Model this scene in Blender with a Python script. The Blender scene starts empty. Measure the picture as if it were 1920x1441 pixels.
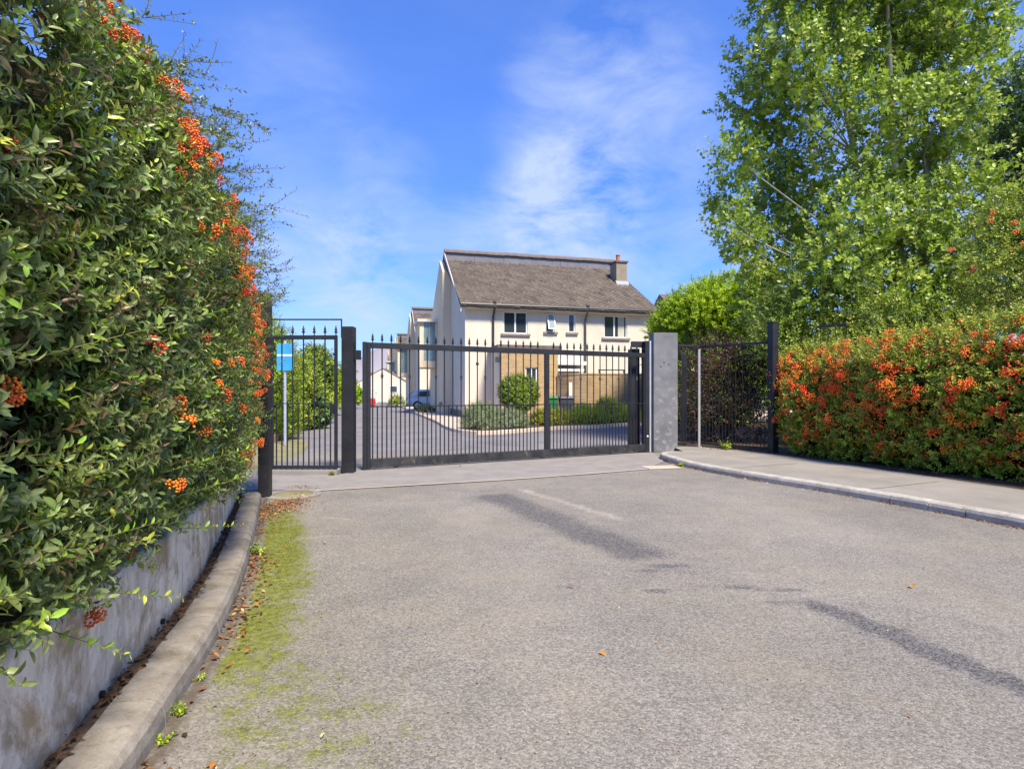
import bpy, math, random
import numpy as np
from mathutils import Vector, Matrix

random.seed(7)
rng = np.random.default_rng(11)
S = bpy.context.scene
COL = S.collection
R = math.radians

# ------------------------------------------------------------------ camera, sky, sun, exposure
cd = bpy.data.cameras.new('camera')
cam = bpy.data.objects.new('camera', cd)
COL.objects.link(cam)
cam.location = (0, 0, 1.4)
cam.rotation_euler = (R(90), 0, 0)
cd.sensor_width = 36
cd.lens = 19.91
cd.shift_y = 0.0065
cd.clip_start = 0.05
cd.clip_end = 3000
S.camera = cam

SUN_EL, SUN_AZ = 54, 151          # azimuth clockwise from +Y: behind the camera, a little to the right
w = bpy.data.worlds.new('World')
S.world = w
w.use_nodes = True
nt = w.node_tree
nt.nodes.clear()
wo = nt.nodes.new('ShaderNodeOutputWorld')
bg = nt.nodes.new('ShaderNodeBackground')
bg.inputs['Strength'].default_value = 0.15
sky = nt.nodes.new('ShaderNodeTexSky')
sky.sky_type = 'NISHITA'
sky.sun_disc = False
sky.sun_elevation = R(SUN_EL)
sky.sun_rotation = R(SUN_AZ)
sky.ozone_density = 3.0
sky.air_density = 1.0
sky.dust_density = 0.0
gm = nt.nodes.new('ShaderNodeGamma')            # the deep, evenly blue sky of the photograph
gm.inputs['Gamma'].default_value = 0.75
nt.links.new(sky.outputs[0], gm.inputs['Color'])
hs = nt.nodes.new('ShaderNodeMix')
hs.data_type = 'RGBA'
hs.blend_type = 'MULTIPLY'
hs.inputs[0].default_value = 1
nt.links.new(gm.outputs[0], hs.inputs[6])
hs.inputs[7].default_value = (.45, .75, 1.52, 1)
tc = nt.nodes.new('ShaderNodeTexCoord')


def wmath(op, a, b=None, c=None):
    n = nt.nodes.new('ShaderNodeMath')
    n.operation = op
    for i, v in enumerate((a, b, c)):
        if v is None:
            continue
        if isinstance(v, (int, float)):
            n.inputs[i].default_value = v
        else:
            nt.links.new(v, n.inputs[i])
    return n.outputs[0]


# thin wispy clouds: stretched noise, thickest in a few banks
mp = nt.nodes.new('ShaderNodeMapping')
mp.inputs['Scale'].default_value = (1.0, 1.0, 2.3)
mp.inputs['Rotation'].default_value = (0, R(24), 0)
nt.links.new(tc.outputs['Generated'], mp.inputs['Vector'])
nz = nt.nodes.new('ShaderNodeTexNoise')
nz.inputs['Scale'].default_value = 5.5
nz.inputs['Detail'].default_value = 9
nz.inputs['Roughness'].default_value = 0.6
nz.inputs['Distortion'].default_value = 0.35
nt.links.new(mp.outputs[0], nz.inputs['Vector'])
mr = nt.nodes.new('ShaderNodeMapRange')
mr.inputs[1].default_value = 0.33
mr.inputs[2].default_value = 0.78
nt.links.new(nz.outputs[0], mr.inputs[0])
banks = None
for (dx, dz, rad, amt) in ((.10, .30, .17, .72), (.00, .29, .12, .30), (.17, .47, .22, .52), (-.34, .18, .20, .6), (-.22, .38, .10, .22),
                           (.34, .18, .18, .5), (-.40, .50, .16, .18), (-.9, .25, .3, .5), (.9, .4, .3, .5), (-.18, .22, .18, .3)):
    v = Vector((dx, 1, dz)).normalized()
    vm = nt.nodes.new('ShaderNodeVectorMath')
    vm.operation = 'DOT_PRODUCT'
    nt.links.new(tc.outputs['Generated'], vm.inputs[0])
    vm.inputs[1].default_value = v
    m2 = nt.nodes.new('ShaderNodeMapRange')
    m2.interpolation_type = 'SMOOTHERSTEP'
    m2.inputs[1].default_value = math.cos(rad)
    m2.inputs[2].default_value = 1.0
    m2.inputs[4].default_value = amt
    nt.links.new(vm.outputs['Value'], m2.inputs[0])
    banks = m2.outputs[0] if banks is None else wmath('ADD', banks, m2.outputs[0])
banks = wmath('ADD', banks, 0.04)
cl = wmath('MULTIPLY', mr.outputs[0], banks)
cl = wmath('MINIMUM', wmath('MULTIPLY', cl, 1.5), 0.85)
mx = nt.nodes.new('ShaderNodeMix')
mx.data_type = 'RGBA'
nt.links.new(cl, mx.inputs[0])
nt.links.new(hs.outputs[2], mx.inputs[6])
mx.inputs[7].default_value = (2.5, 3.0, 3.9, 1)
nt.links.new(mx.outputs[2], bg.inputs['Color'])
nt.links.new(bg.outputs[0], wo.inputs[0])

sd = bpy.data.lights.new('sun', 'SUN')
sd.energy = 5.0
sd.angle = R(11.0)
sd.color = (1.0, 0.91, 0.75)
sun = bpy.data.objects.new('sun', sd)
COL.objects.link(sun)
sdir = Vector((math.sin(R(SUN_AZ)) * math.cos(R(SUN_EL)), math.cos(R(SUN_AZ)) * math.cos(R(SUN_EL)), math.sin(R(SUN_EL))))
sun.rotation_euler = sdir.to_track_quat('Z', 'Y').to_euler()
sun.location = (10, -20, 30)

S.view_settings.view_transform = 'Standard'
S.view_settings.look = 'None'
S.view_settings.exposure = 0.8
S.view_settings.gamma = 1.0
S.view_settings.use_curve_mapping = False
S.cycles.max_bounces = 6
S.cycles.transparent_max_bounces = 6

# ------------------------------------------------------------------ materials
MATS = {}


class NB:
    """small node builder for one material"""

    def __init__(s, name, rough=0.7, spec=0.3):
        s.m = bpy.data.materials.new(name)
        s.m.use_nodes = True
        s.t = s.m.node_tree
        s.p = s.t.nodes['Principled BSDF']
        s.p.inputs['Roughness'].default_value = rough
        s.p.inputs['Specular IOR Level'].default_value = spec
        s.out = s.t.nodes['Material Output']
        s.geo = None
        MATS[name] = s.m

    def n(s, typ, **kw):
        return s.t.nodes.new(typ)

    def link(s, a, b):
        s.t.links.new(a, b)

    def coord(s, kind='Object', scale=(1, 1, 1)):
        c = s.n('ShaderNodeTexCoord')
        m = s.n('ShaderNodeMapping')
        m.inputs['Scale'].default_value = scale
        s.link(c.outputs[kind], m.inputs['Vector'])
        return m.outputs[0]

    def noise(s, vec, scale, detail=5, rough=0.6, dist=0):
        n = s.n('ShaderNodeTexNoise')
        n.inputs['Scale'].default_value = scale
        n.inputs['Detail'].default_value = detail
        n.inputs['Roughness'].default_value = rough
        n.inputs['Distortion'].default_value = dist
        s.link(vec, n.inputs['Vector'])
        return n.outputs[0]

    def rng(s, v, a, b, c=0.0, d=1.0):
        n = s.n('ShaderNodeMapRange')
        for i, x in enumerate((a, b, c, d)):
            n.inputs[i + 1].default_value = x
        s.link(v, n.inputs[0])
        return n.outputs[0]

    def math(s, op, a, b):
        n = s.n('ShaderNodeMath')
        n.operation = op
        for i, v in enumerate((a, b)):
            if isinstance(v, (int, float)):
                n.inputs[i].default_value = v
            else:
                s.link(v, n.inputs[i])
        return n.outputs[0]

    def mix(s, f, a, b, mode='MIX'):
        n = s.n('ShaderNodeMix')
        n.data_type = 'RGBA'
        n.blend_type = mode
        for i, v in ((0, f), (6, a), (7, b)):
            if isinstance(v, (int, float)):
                n.inputs[i].default_value = v
            elif isinstance(v, tuple):
                n.inputs[i].default_value = (*v, 1)
            else:
                s.link(v, n.inputs[i])
        return n.outputs[2]

    def ramp(s, v, stops):
        n = s.n('ShaderNodeValToRGB')
        e = n.color_ramp.elements
        e[0].position, e[0].color = stops[0][0], (*stops[0][1], 1)
        e[1].position, e[1].color = stops[-1][0], (*stops[-1][1], 1)
        for p, c in stops[1:-1]:
            x = e.new(p)
            x.color = (*c, 1)
        s.link(v, n.inputs[0])
        return n.outputs[0]

    def attr(s, name):
        n = s.n('ShaderNodeAttribute')
        n.attribute_name = name
        return n.outputs['Fac']

    def bump(s, h, strength=0.3, dist=0.01):
        n = s.n('ShaderNodeBump')
        n.inputs['Strength'].default_value = strength
        n.inputs['Distance'].default_value = dist
        s.link(h, n.inputs['Height'])
        s.link(n.outputs[0], s.p.inputs['Normal'])

    def color(s, c):
        if isinstance(c, tuple):
            s.p.inputs['Base Color'].default_value = (*c, 1)
        else:
            s.link(c, s.p.inputs['Base Color'])


def mottled(name, c1, c2, scale=4, rough=0.75, spec=0.25, bump=0.0, fine=60, metal=0.0, kind='Object', stretch=(1, 1, 1)):
    b = NB(name, rough, spec)
    v = b.coord(kind, stretch)
    n = b.rng(b.noise(v, scale, 7, 0.65), 0.3, 0.7)
    b.color(b.mix(n, c1, c2))
    if bump:
        b.bump(b.noise(v, fine, 3), bump, 0.01)
    b.p.inputs['Metallic'].default_value = metal
    return b


def leaf_mat(name, stops, rough=0.45, spec=0.4, trans=0.28, tcol=(0.2, 0.35, 0.03)):
    b = NB(name, rough, spec)
    c = b.ramp(b.attr('tint'), stops)
    v = b.coord('Object')
    n = b.rng(b.noise(v, 35, 2), 0.3, 0.7, 0.8, 1.15)
    cc = b.mix(1.0, c, (1, 1, 1), 'MULTIPLY')
    hsn = b.n('ShaderNodeHueSaturation')
    b.link(cc, hsn.inputs['Color'])
    b.link(n, hsn.inputs['Value'])
    b.color(hsn.outputs[0])
    t = b.n('ShaderNodeBsdfTranslucent')
    b.link(b.mix(0.5, hsn.outputs[0], tcol), t.inputs['Color'])
    m = b.n('ShaderNodeMixShader')
    m.inputs[0].default_value = trans
    b.link(b.p.outputs[0], m.inputs[1])
    b.link(t.outputs[0], m.inputs[2])
    b.link(m.outputs[0], b.out.inputs[0])
    return b


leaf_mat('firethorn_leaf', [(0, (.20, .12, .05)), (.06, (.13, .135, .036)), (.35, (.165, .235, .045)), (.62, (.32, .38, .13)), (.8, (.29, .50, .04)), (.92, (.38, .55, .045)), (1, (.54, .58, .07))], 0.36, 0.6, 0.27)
leaf_mat('sunny_leaf', [(0, (.10, .15, .018)), (.4, (.20, .30, .024)), (.7, (.34, .46, .032)), (.9, (.50, .58, .05)), (1, (.62, .52, .06))], 0.42, 0.45, 0.3)
leaf_mat('bright_leaf', [(0, (.12, .17, .018)), (.4, (.27, .37, .024)), (.7, (.43, .54, .034)), (.9, (.58, .63, .05)), (1, (.64, .52, .06))], 0.42, 0.45, 0.32)
leaf_mat('poplar_leaf', [(0, (.10, .155, .018)), (.4, (.21, .31, .028)), (.75, (.34, .45, .04)), (1, (.50, .57, .09))], 0.4, 0.45, 0.38, (.3, .5, .04))
leaf_mat('dark_leaf', [(0, (.03, .06, .014)), (.6, (.06, .12, .028)), (1, (.13, .22, .04))], 0.42, 0.4, 0.25)
leaf_mat('lime_leaf', [(0, (.19, .30, .012)), (.5, (.36, .52, .018)), (1, (.55, .66, .03))], 0.5, 0.35, 0.4, (.4, .6, .03))
leaf_mat('yellow_leaf', [(0, (.16, .22, .02)), (.5, (.40, .42, .03)), (1, (.6, .52, .04))], 0.5, 0.35, 0.3)
leaf_mat('silver_leaf', [(0, (.19, .25, .12)), (.5, (.34, .40, .22)), (1, (.48, .54, .34))], 0.6, 0.3, 0.25)
leaf_mat('brown_leaf', [(0, (.06, .035, .02)), (.3, (.15, .07, .03)), (.6, (.34, .14, .035)), (.8, (.45, .22, .05)), (.93, (.50, .38, .12)), (1, (.6, .5, .25))], 0.6, 0.3, 0.15, (.4, .2, .05))
leaf_mat('moss_blade', [(0, (.07, .085, .008)), (.5, (.17, .20, .010)), (1, (.30, .31, .02))], 0.7, 0.2, 0.25)
mottled('twig', (.10, .065, .04), (.19, .13, .085), 20, 0.8)
mottled('green_twig', (.15, .14, .05), (.22, .17, .07), 20, 0.7)
mottled('pale_bark', (.26, .23, .18), (.46, .42, .35), 6, 0.85, bump=0.4, fine=30, stretch=(1, 1, .4))
mottled('dark_bark', (.06, .045, .035), (.13, .10, .08), 9, 0.9, bump=0.5, fine=30, stretch=(1, 1, .3))
mottled('hedge_core_shade', (.020, .018, .009), (.040, .033, .016), 14, 0.95, 0.1)  # near-black core colour stands for the shade between the leaves
b = NB('orange_berry', 0.3, 0.5)
oi = b.n('ShaderNodeObjectInfo')
b.color(b.ramp(oi.outputs['Random'], [(0, (.62, .06, .005)), (.5, (.78, .13, .008)), (1, (.84, .23, .012))]))
b = NB('red_berry', 0.35, 0.5)
oi = b.n('ShaderNodeObjectInfo')
b.color(b.ramp(oi.outputs['Random'], [(0, (.74, .05, .010)), (.5, (.86, .11, .010)), (1, (.90, .26, .015))]))

# old asphalt with moss, oily and dusty patches (their shapes come with the mesh)
def asphalt(name, base, has_marks):
    b = NB(name, 0.88, 0.25)
    v = b.coord('Object')
    vo = b.n('ShaderNodeTexVoronoi')
    vo.inputs['Scale'].default_value = 105
    b.link(v, vo.inputs['Vector'])
    stone = b.n('ShaderNodeSeparateColor')
    b.link(vo.outputs['Color'], stone.inputs[0])
    fine = b.noise(v, 160, 3, 0.6)
    agg = b.math('ADD', b.math('MULTIPLY', stone.outputs[0], 0.65), b.math('MULTIPLY', fine, 0.5))
    c = b.ramp(agg, [(0.1, tuple(x * .50 for x in base)), (.5, base), (.82, tuple(min(1, x * 1.4) for x in base)), (1, tuple(min(1, x * 1.8) for x in base))])
    pit = b.rng(b.noise(v, 38, 3, 0.7), 0.30, 0.43, 0.62, 1.0)
    c = b.mix(1.0, c, b.mix(pit, (.55, .53, .5), (1, 1, 1)), 'MULTIPLY')
    big = b.rng(b.noise(v, 0.55, 6, 0.62), 0.3, 0.7, 0.80, 1.14)
    mid = b.rng(b.noise(v, 3.2, 5, 0.7), 0.3, 0.7, 0.90, 1.10)
    hsn = b.n('ShaderNodeHueSaturation')
    b.link(c, hsn.inputs['Color'])
    b.link(b.math('MULTIPLY', big, mid), hsn.inputs['Value'])
    c = hsn.outputs[0]
    warm = b.rng(b.noise(v, 1.1, 5, 0.6), 0.45, 0.75, 0, .35)
    c = b.mix(warm, c, (.22, .18, .115))
    if has_marks:
        st = b.math('ADD', b.math('ADD', b.attr('stain'), b.math('MULTIPLY', b.math('SUBTRACT', stone.outputs[1], .5), .5)), b.math('MULTIPLY', b.math('SUBTRACT', b.noise(v, 55, 5, 0.8), 0.5), 1.5))
        st = b.math('MULTIPLY', b.rng(st, 0.28, 0.70), b.rng(b.attr('stain'), 0.02, 0.25))
        c = b.mix(b.math('MULTIPLY', st, 0.92), c, b.mix(b.rng(agg, .25, .85), (.035, .033, .035), (.15, .142, .138)))
        c = b.mix(b.math('MULTIPLY', b.attr('dust'), 0.75), c, (.37, .33, .275))
        mn = b.math('ADD', b.math('MULTIPLY', b.noise(v, 7, 7, 0.75), 1.0), b.math('MULTIPLY', b.noise(v, 75, 3, 0.75), 0.9))
        ms = b.math('ADD', b.math('MULTIPLY', b.attr('moss'), 1.1), b.math('SUBTRACT', b.math('MULTIPLY', mn, 1.75), 2.27))
        ms = b.rng(ms, 0.02, 0.30)
        mc = b.ramp(b.noise(v, 22, 4, 0.7), [(.3, (.045, .055, .010)), (.5, (.125, .145, .008)), (.72, (.25, .25, .014))])
        c = b.mix(b.math('MULTIPLY', ms, 0.85), c, mc)
        dk = b.rng(b.math('ADD', b.attr('dirt'), b.math('SUBTRACT', b.noise(v, 14, 5, 0.7), 0.5)), 0.35, 0.8)
        c = b.mix(b.math('MULTIPLY', dk, .8), c, (.085, .062, .042))
    b.color(c)
    h = b.math('ADD', b.math('MULTIPLY', vo.outputs['Distance'], -0.8), b.math('MULTIPLY', fine, 0.5))
    b.bump(h, 0.55, 0.006)
    return b


asphalt('asphalt', (.188, .172, .149), True)
asphalt('inner_asphalt', (.170, .160, .165), False)
mottled('strip_concrete', (.20, .182, .165), (.265, .243, .22), 2.5, 0.85, bump=0.5, fine=90)
mottled('pavement_concrete', (.20, .18, .155), (.285, .26, .225), 1.3, 0.85, bump=0.5, fine=110)
mottled('pink_paving', (.40, .32, .25), (.52, .43, .34), 1.5, 0.85)

b = NB('kerb_concrete', 0.85, 0.25)
v = b.coord('Object')
n1 = b.rng(b.noise(v, 5, 7, 0.7), 0.3, 0.7)
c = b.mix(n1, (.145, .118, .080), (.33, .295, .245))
sp = b.rng(b.noise(v, 120, 3, 0.7), 0.55, 0.72)
c = b.mix(b.math('MULTIPLY', sp, .6), c, (.42, .38, .32))
dp = b.rng(b.noise(v, 16, 5, 0.75), 0.56, 0.68)
c = b.mix(b.math('MULTIPLY', dp, .6), c, (.12, .095, .06))
gx = b.rng(b.noise(v, 2.2, 5, 0.7), 0.58, 0.72, 0, .5)
c = b.mix(gx, c, (.15, .15, .05))
b.color(c)
b.bump(b.noise(v, 70, 5, 0.7), 0.6, 0.008)

b = NB('pale_kerb', 0.85, 0.25)
v = b.coord('Object')
n1 = b.rng(b.noise(v, 5, 7, 0.7), 0.3, 0.7)
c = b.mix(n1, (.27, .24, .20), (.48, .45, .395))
sp = b.rng(b.noise(v, 120, 3, 0.7), 0.55, 0.72)
c = b.mix(b.math('MULTIPLY', sp, .6), c, (.42, .38, .32))
dp = b.rng(b.noise(v, 16, 5, 0.75), 0.56, 0.68)
c = b.mix(b.math('MULTIPLY', dp, .6), c, (.12, .095, .06))
gx = b.rng(b.noise(v, 2.2, 5, 0.7), 0.58, 0.72, 0, .5)
c = b.mix(gx, c, (.15, .15, .05))
b.color(c)
b.bump(b.noise(v, 70, 5, 0.7), 0.6, 0.008)

b = NB('stained_render', 0.88, 0.2)
v = b.coord('Object')
vs = b.coord('Object', (1, 1, .22))
pa = b.rng(b.noise(v, 2.6, 8, 0.72, 0.6), 0.42, 0.54)
c = b.mix(pa, (.46, .33, .185), (.90, .76, .56))
stre = b.rng(b.noise(vs, 9, 6, 0.75), 0.42, 0.66)
c = b.mix(b.math('MULTIPLY', stre, .55), c, (.33, .23, .125))
w2 = b.rng(b.noise(v, 11, 7, 0.75), 0.55, 0.66)
c = b.mix(b.math('MULTIPLY', w2, .7), c, (.88, .77, .61))
low = b.n('ShaderNodeSeparateXYZ')
g = b.n('ShaderNodeNewGeometry')
b.link(g.outputs['Position'], low.inputs[0])
lw = b.rng(b.math('ADD', low.outputs[2], b.math('MULTIPLY', b.noise(v, 7, 5, .7), .22)), 0.19, 0.32, .6, 0)
c = b.mix(lw, c, (.15, .115, .07))
b.color(c)
b.bump(b.noise(v, 45, 7, 0.75), 0.5, 0.012)

b = NB('cream_render', 0.9, 0.15)
v = b.coord('Object')
vs = b.coord('Object', (1, 1, .12))
c = b.mix(b.rng(b.noise(vs, 2.2, 6, .7), .35, .7), (.66, .59, .475), (.56, .495, .395))
c = b.mix(b.rng(b.noise(v, .8, 6, .7), .5, .75, 0, .45), c, (.43, .385, .32))
b.color(c)
b.bump(b.noise(v, 120, 2), 0.25, 0.006)
b = NB('warm_render', 0.9, 0.15)
v = b.coord('Object', (1, 1, .2))
b.color(b.mix(b.rng(b.noise(v, 1.5, 5, .7), .35, .7), (.74, .61, .42), (.64, .51, .34)))

b = NB('yellow_brick', 0.85, 0.2)
cx = b.n('ShaderNodeTexCoord')
sx = b.n('ShaderNodeSeparateXYZ')
b.link(cx.outputs['Object'], sx.inputs[0])
cb = b.n('ShaderNodeCombineXYZ')
b.link(b.math('ADD', sx.outputs[0], sx.outputs[1]), cb.inputs[0])
b.link(sx.outputs[2], cb.inputs[1])
bt = b.n('ShaderNodeTexBrick')
bt.inputs['Scale'].default_value = 1
bt.inputs['Brick Width'].default_value = .225
bt.inputs['Row Height'].default_value = .075
bt.inputs['Mortar Size'].default_value = .011
bt.inputs['Color1'].default_value = (.50, .33, .135, 1)
bt.inputs['Color2'].default_value = (.36, .215, .085, 1)
bt.inputs['Mortar'].default_value = (.42, .34, .23, 1)
b.link(cb.outputs[0], bt.inputs['Vector'])
c = b.mix(b.rng(b.noise(b.coord('Object'), 1.2, 5), .4, .7, 0, .3), bt.outputs['Color'], (.24, .15, .07))
b.color(c)
b.bump(bt.outputs['Fac'], -0.5, 0.01)

b = NB('roof_tile', 0.85, 0.2)
v = b.coord('Object')
c = b.mix(b.rng(b.noise(v, 1.2, 6, .7), .35, .7), (.12, .10, .085), (.075, .06, .05))
c = b.mix(b.rng(b.noise(v, 7, 4, .7), .45, .7, 0, .6), c, (.26, .22, .185))
b.color(c)
b = NB('tile_clay', 0.85, 0.2)
v = b.coord('Object')
c = b.ramp(b.attr('tint'), [(0, (.045, .036, .03)), (.5, (.112, .090, .074)), (1, (.19, .158, .13))])
c = b.mix(b.rng(b.noise(v, 1.2, 6, .7), .35, .7, 0, .3), c, (.145, .12, .10))
c = b.mix(b.rng(b.noise(v, 9, 4, .7), .5, .7, 0, .35), c, (.22, .19, .155))
b.color(c)
mottled('ridge_stone', (.10, .075, .065), (.19, .155, .135), 3, 0.85)
mottled('slate', (.125, .12, .13), (.19, .18, .19), 2, 0.5, 0.4)
mottled('dark_plastic', (.018, .018, .02), (.03, .03, .032), 3, 0.45, 0.4)
mottled('pipe_grey', (.035, .035, .04), (.08, .08, .085), 3, 0.45, 0.4)
mottled('white_plastic', (.72, .72, .71), (.80, .80, .79), 3, 0.35, 0.4)
mottled('fascia_white', (.50, .46, .39), (.62, .58, .50), 3, 0.5, 0.3)
mottled('sill_stone', (.20, .17, .14), (.28, .245, .21), 5, 0.8)
mottled('chimney_render', (.21, .175, .125), (.29, .245, .18), 4, 0.85, bump=.3)
mottled('terracotta', (.40, .11, .045), (.50, .155, .065), 6, 0.7)
mottled('lead', (.25, .255, .26), (.33, .335, .34), 5, 0.5, .4)
mottled('curtain_cloth', (.48, .46, .36), (.60, .58, .46), 5, 0.9)
mottled('dark_room', (.012, .014, .016), (.02, .022, .026), 3, 0.8)
b = NB('window_glass', 0.04, 0.6)
b.color((.035, .045, .05))
b = NB('pale_glass', 0.08, 0.6)
v = b.coord('Object')
b.color(b.mix(b.rng(b.noise(v, 1.2, 3), .4, .6), (.16, .24, .25), (.25, .32, .30)))
b = NB('car_glass', 0.05, 0.6)
b.color((.03, .045, .045))

b = NB('black_iron', 0.5, 0.35)
v = b.coord('Object')
c = b.mix(b.rng(b.noise(v, 3, 6, .7), .35, .7), (.012, .0125, .015), (.024, .0245, .028))
c = b.mix(b.rng(b.noise(v, 25, 4, .7), .62, .78, 0, .5), c, (.14, .115, .09))
b.color(c)
b.bump(b.noise(v, 80, 3), 0.1, 0.003)
b = NB('gate_foot_iron', 0.6, 0.3)
v = b.coord('Object')
c = b.mix(b.rng(b.noise(v, 4, 7, .7), .4, .65), (.018, .0185, .021), (.045, .044, .044))
c = b.mix(b.rng(b.noise(v, 9, 6, .7), .58, .7, 0, .8), c, (.16, .13, .08))
b.color(c)
mottled('pale_steel', (.27, .265, .26), (.36, .35, .335), 6, 0.5)
mottled('galvanised', (.46, .49, .53), (.62, .65, .68), 4, 0.35, 0.5, metal=0.5)
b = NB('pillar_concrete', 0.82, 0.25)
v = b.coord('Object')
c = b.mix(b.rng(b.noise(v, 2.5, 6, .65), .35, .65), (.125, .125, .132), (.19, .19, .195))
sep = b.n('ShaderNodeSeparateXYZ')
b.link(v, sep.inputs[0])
sun_dapple = b.math('MULTIPLY', b.rng(b.noise(v, 8, 4, .55, .2), .54, .68), b.rng(sep.outputs[2], 2.4, .6, 0.05, 1))  # dappled sunlight painted as pale blotches, thinning towards the top
c = b.mix(b.math('MULTIPLY', sun_dapple, .7), c, (.31, .30, .28))
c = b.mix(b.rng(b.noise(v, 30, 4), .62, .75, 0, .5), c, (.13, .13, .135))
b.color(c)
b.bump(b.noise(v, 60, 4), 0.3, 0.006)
mottled('earth', (.075, .05, .032), (.15, .105, .065), 4, 0.95, 0.1, bump=.6, fine=25)
mottled('grass_ground', (.07, .10, .02), (.14, .15, .045), 1.5, 0.95, 0.1, bump=.6, fine=25)
mottled('mossy_gravel', (.14, .14, .045), (.27, .235, .15), 2.5, 0.95, 0.1, bump=.6, fine=40)
mottled('edging_brick', (.38, .20, .085), (.52, .33, .17), 3, 0.85)
mottled('car_paint', (.55, .55, .55), (.60, .60, .60), 2, 0.3, 0.5, metal=0.05)
mottled('tyre', (.015, .015, .016), (.028, .028, .03), 5, 0.85)
mottled('alloy', (.38, .39, .40), (.5, .5, .52), 5, 0.35, .5, metal=.7)
mottled('red_lamp', (.42, .02, .02), (.5, .035, .04), 4, 0.25, .5)
mottled('bin_grey', (.055, .058, .075), (.085, .088, .105), 4, 0.5, .4)
mottled('bin_green', (.03, .16, .05), (.05, .24, .07), 4, 0.5, .4)
mottled('red_plastic', (.55, .02, .015), (.66, .03, .02), 4, 0.45, .4)
mottled('sign_blue', (.03, .25, .52), (.06, .34, .60), 3, 0.4, .4)
mottled('sign_white', (.75, .75, .75), (.82, .82, .82), 3, 0.4, .4)
mottled('hill_haze', (.24, .22, .24), (.31, .29, .31), .01, 0.95, 0.05)  # grey-lilac distance haze is put into the base colour
mottled('hole_dark', (.012, .011, .010), (.02, .018, .016), 5, 0.95)


# ------------------------------------------------------------------ object helpers
def tag(o, label=None, cat=None, group=None, kind=None):
    for k, v in (('label', label), ('category', cat), ('group', group), ('kind', kind)):
        if v:
            o[k] = v
    return o


def thing(name, label, cat, loc=(0, 0, 0), rz=0.0, group=None):
    o = bpy.data.objects.new(name, None)
    o.empty_display_size = .2
    COL.objects.link(o)
    o.location = loc
    o.rotation_euler = (0, 0, rz)
    return tag(o, label, cat, group)


def link(name, me, parent=None, mat=None):
    o = bpy.data.objects.new(name, me)
    COL.objects.link(o)
    if mat and not me.materials:
        me.materials.append(MATS[mat])
    o.parent = parent
    return o


def copy_tree(o, parent=None):
    c = o.copy()
    COL.objects.link(c)
    c.parent = parent
    for ch in list(o.children):
        copy_tree(ch, c)
    return c


class MB:
    def __init__(s):
        s.v, s.f = [], []

    def add(s, vs, fs):
        o = len(s.v)
        s.v += [tuple(x) for x in vs]
        s.f += [tuple(i + o for i in f) for f in fs]
        return s

    def box(s, x0, x1, y0, y1, z0, z1):
        vs = [(x, y, z) for z in (z0, z1) for x, y in ((x0, y0), (x1, y0), (x1, y1), (x0, y1))]
        return s.add(vs, [(3, 2, 1, 0), (4, 5, 6, 7), (0, 1, 5, 4), (1, 2, 6, 5), (2, 3, 7, 6), (3, 0, 4, 7)])

    def hexa(s, lo, hi):
        """four bottom corners and four top corners, counter-clockwise from above"""
        return s.add(list(lo) + list(hi), [(3, 2, 1, 0), (4, 5, 6, 7), (0, 1, 5, 4), (1, 2, 6, 5), (2, 3, 7, 6), (3, 0, 4, 7)])

    def prism(s, poly, fn, a, b):
        """polygon of (p, q) swept from a to b; fn(p, q, t) gives the point"""
        n = len(poly)
        vs = [fn(p, q, a) for p, q in poly] + [fn(p, q, b) for p, q in poly]
        fs = [tuple(range(n))[::-1], tuple(range(n, 2 * n))] + [(i, (i + 1) % n, n + (i + 1) % n, n + i) for i in range(n)]
        return s.add(vs, fs)

    def tube(s, pts, r, n=6, cap=True):
        pts = [Vector(p) for p in pts]
        if isinstance(r, (int, float)):
            r = [r] * len(pts)
        vs = []
        for i, p in enumerate(pts):
            t = (pts[min(i + 1, len(pts) - 1)] - pts[max(i - 1, 0)]).normalized()
            a = t.orthogonal().normalized() if i == 0 else (a - t * a.dot(t)).normalized()
            bb = t.cross(a)
            vs += [p + (a * math.cos(2 * math.pi * k / n) + bb * math.sin(2 * math.pi * k / n)) * r[i] for k in range(n)]
        fs = [(i * n + k, i * n + (k + 1) % n, (i + 1) * n + (k + 1) % n, (i + 1) * n + k) for i in range(len(pts) - 1) for k in range(n)]
        if cap:
            fs += [tuple(range(n))[::-1], tuple(range((len(pts) - 1) * n, len(pts) * n))]
        return s.add(vs, fs)

    def lathe(s, prof, n=8, c=(0, 0, 0), axis='z', rot=0.0):
        vs = []
        for r, h in prof:
            for k in range(n):
                a = 2 * math.pi * k / n + rot
                p = (r * math.cos(a), r * math.sin(a), h)
                if axis == 'y':
                    p = (p[0], p[2], p[1])
                if axis == 'x':
                    p = (p[2], p[0], p[1])
                vs.append((p[0] + c[0], p[1] + c[1], p[2] + c[2]))
        fs = [(i * n + k, i * n + (k + 1) % n, (i + 1) * n + (k + 1) % n, (i + 1) * n + k) for i in range(len(prof) - 1) for k in range(n)]
        fs += [tuple(range(n))[::-1], tuple(range((len(prof) - 1) * n, len(prof) * n))]
        return s.add(vs, fs)

    def mesh(s, name, mat, smooth=False):
        me = bpy.data.meshes.new(name)
        me.from_pydata(s.v, [], s.f)
        me.materials.append(MATS[mat])
        if smooth:
            me.polygons.foreach_set('use_smooth', [True] * len(me.polygons))
        me.update()
        return me

    def build(s, name, mat, parent=None, bevel=0.0, smooth=False):
        o = link(name, s.mesh(name, mat, smooth), parent)
        if bevel:
            m = o.modifiers.new('edge', 'BEVEL')
            m.width = bevel
            m.segments = 2
            m.limit_method = 'ANGLE'
        return o


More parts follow.
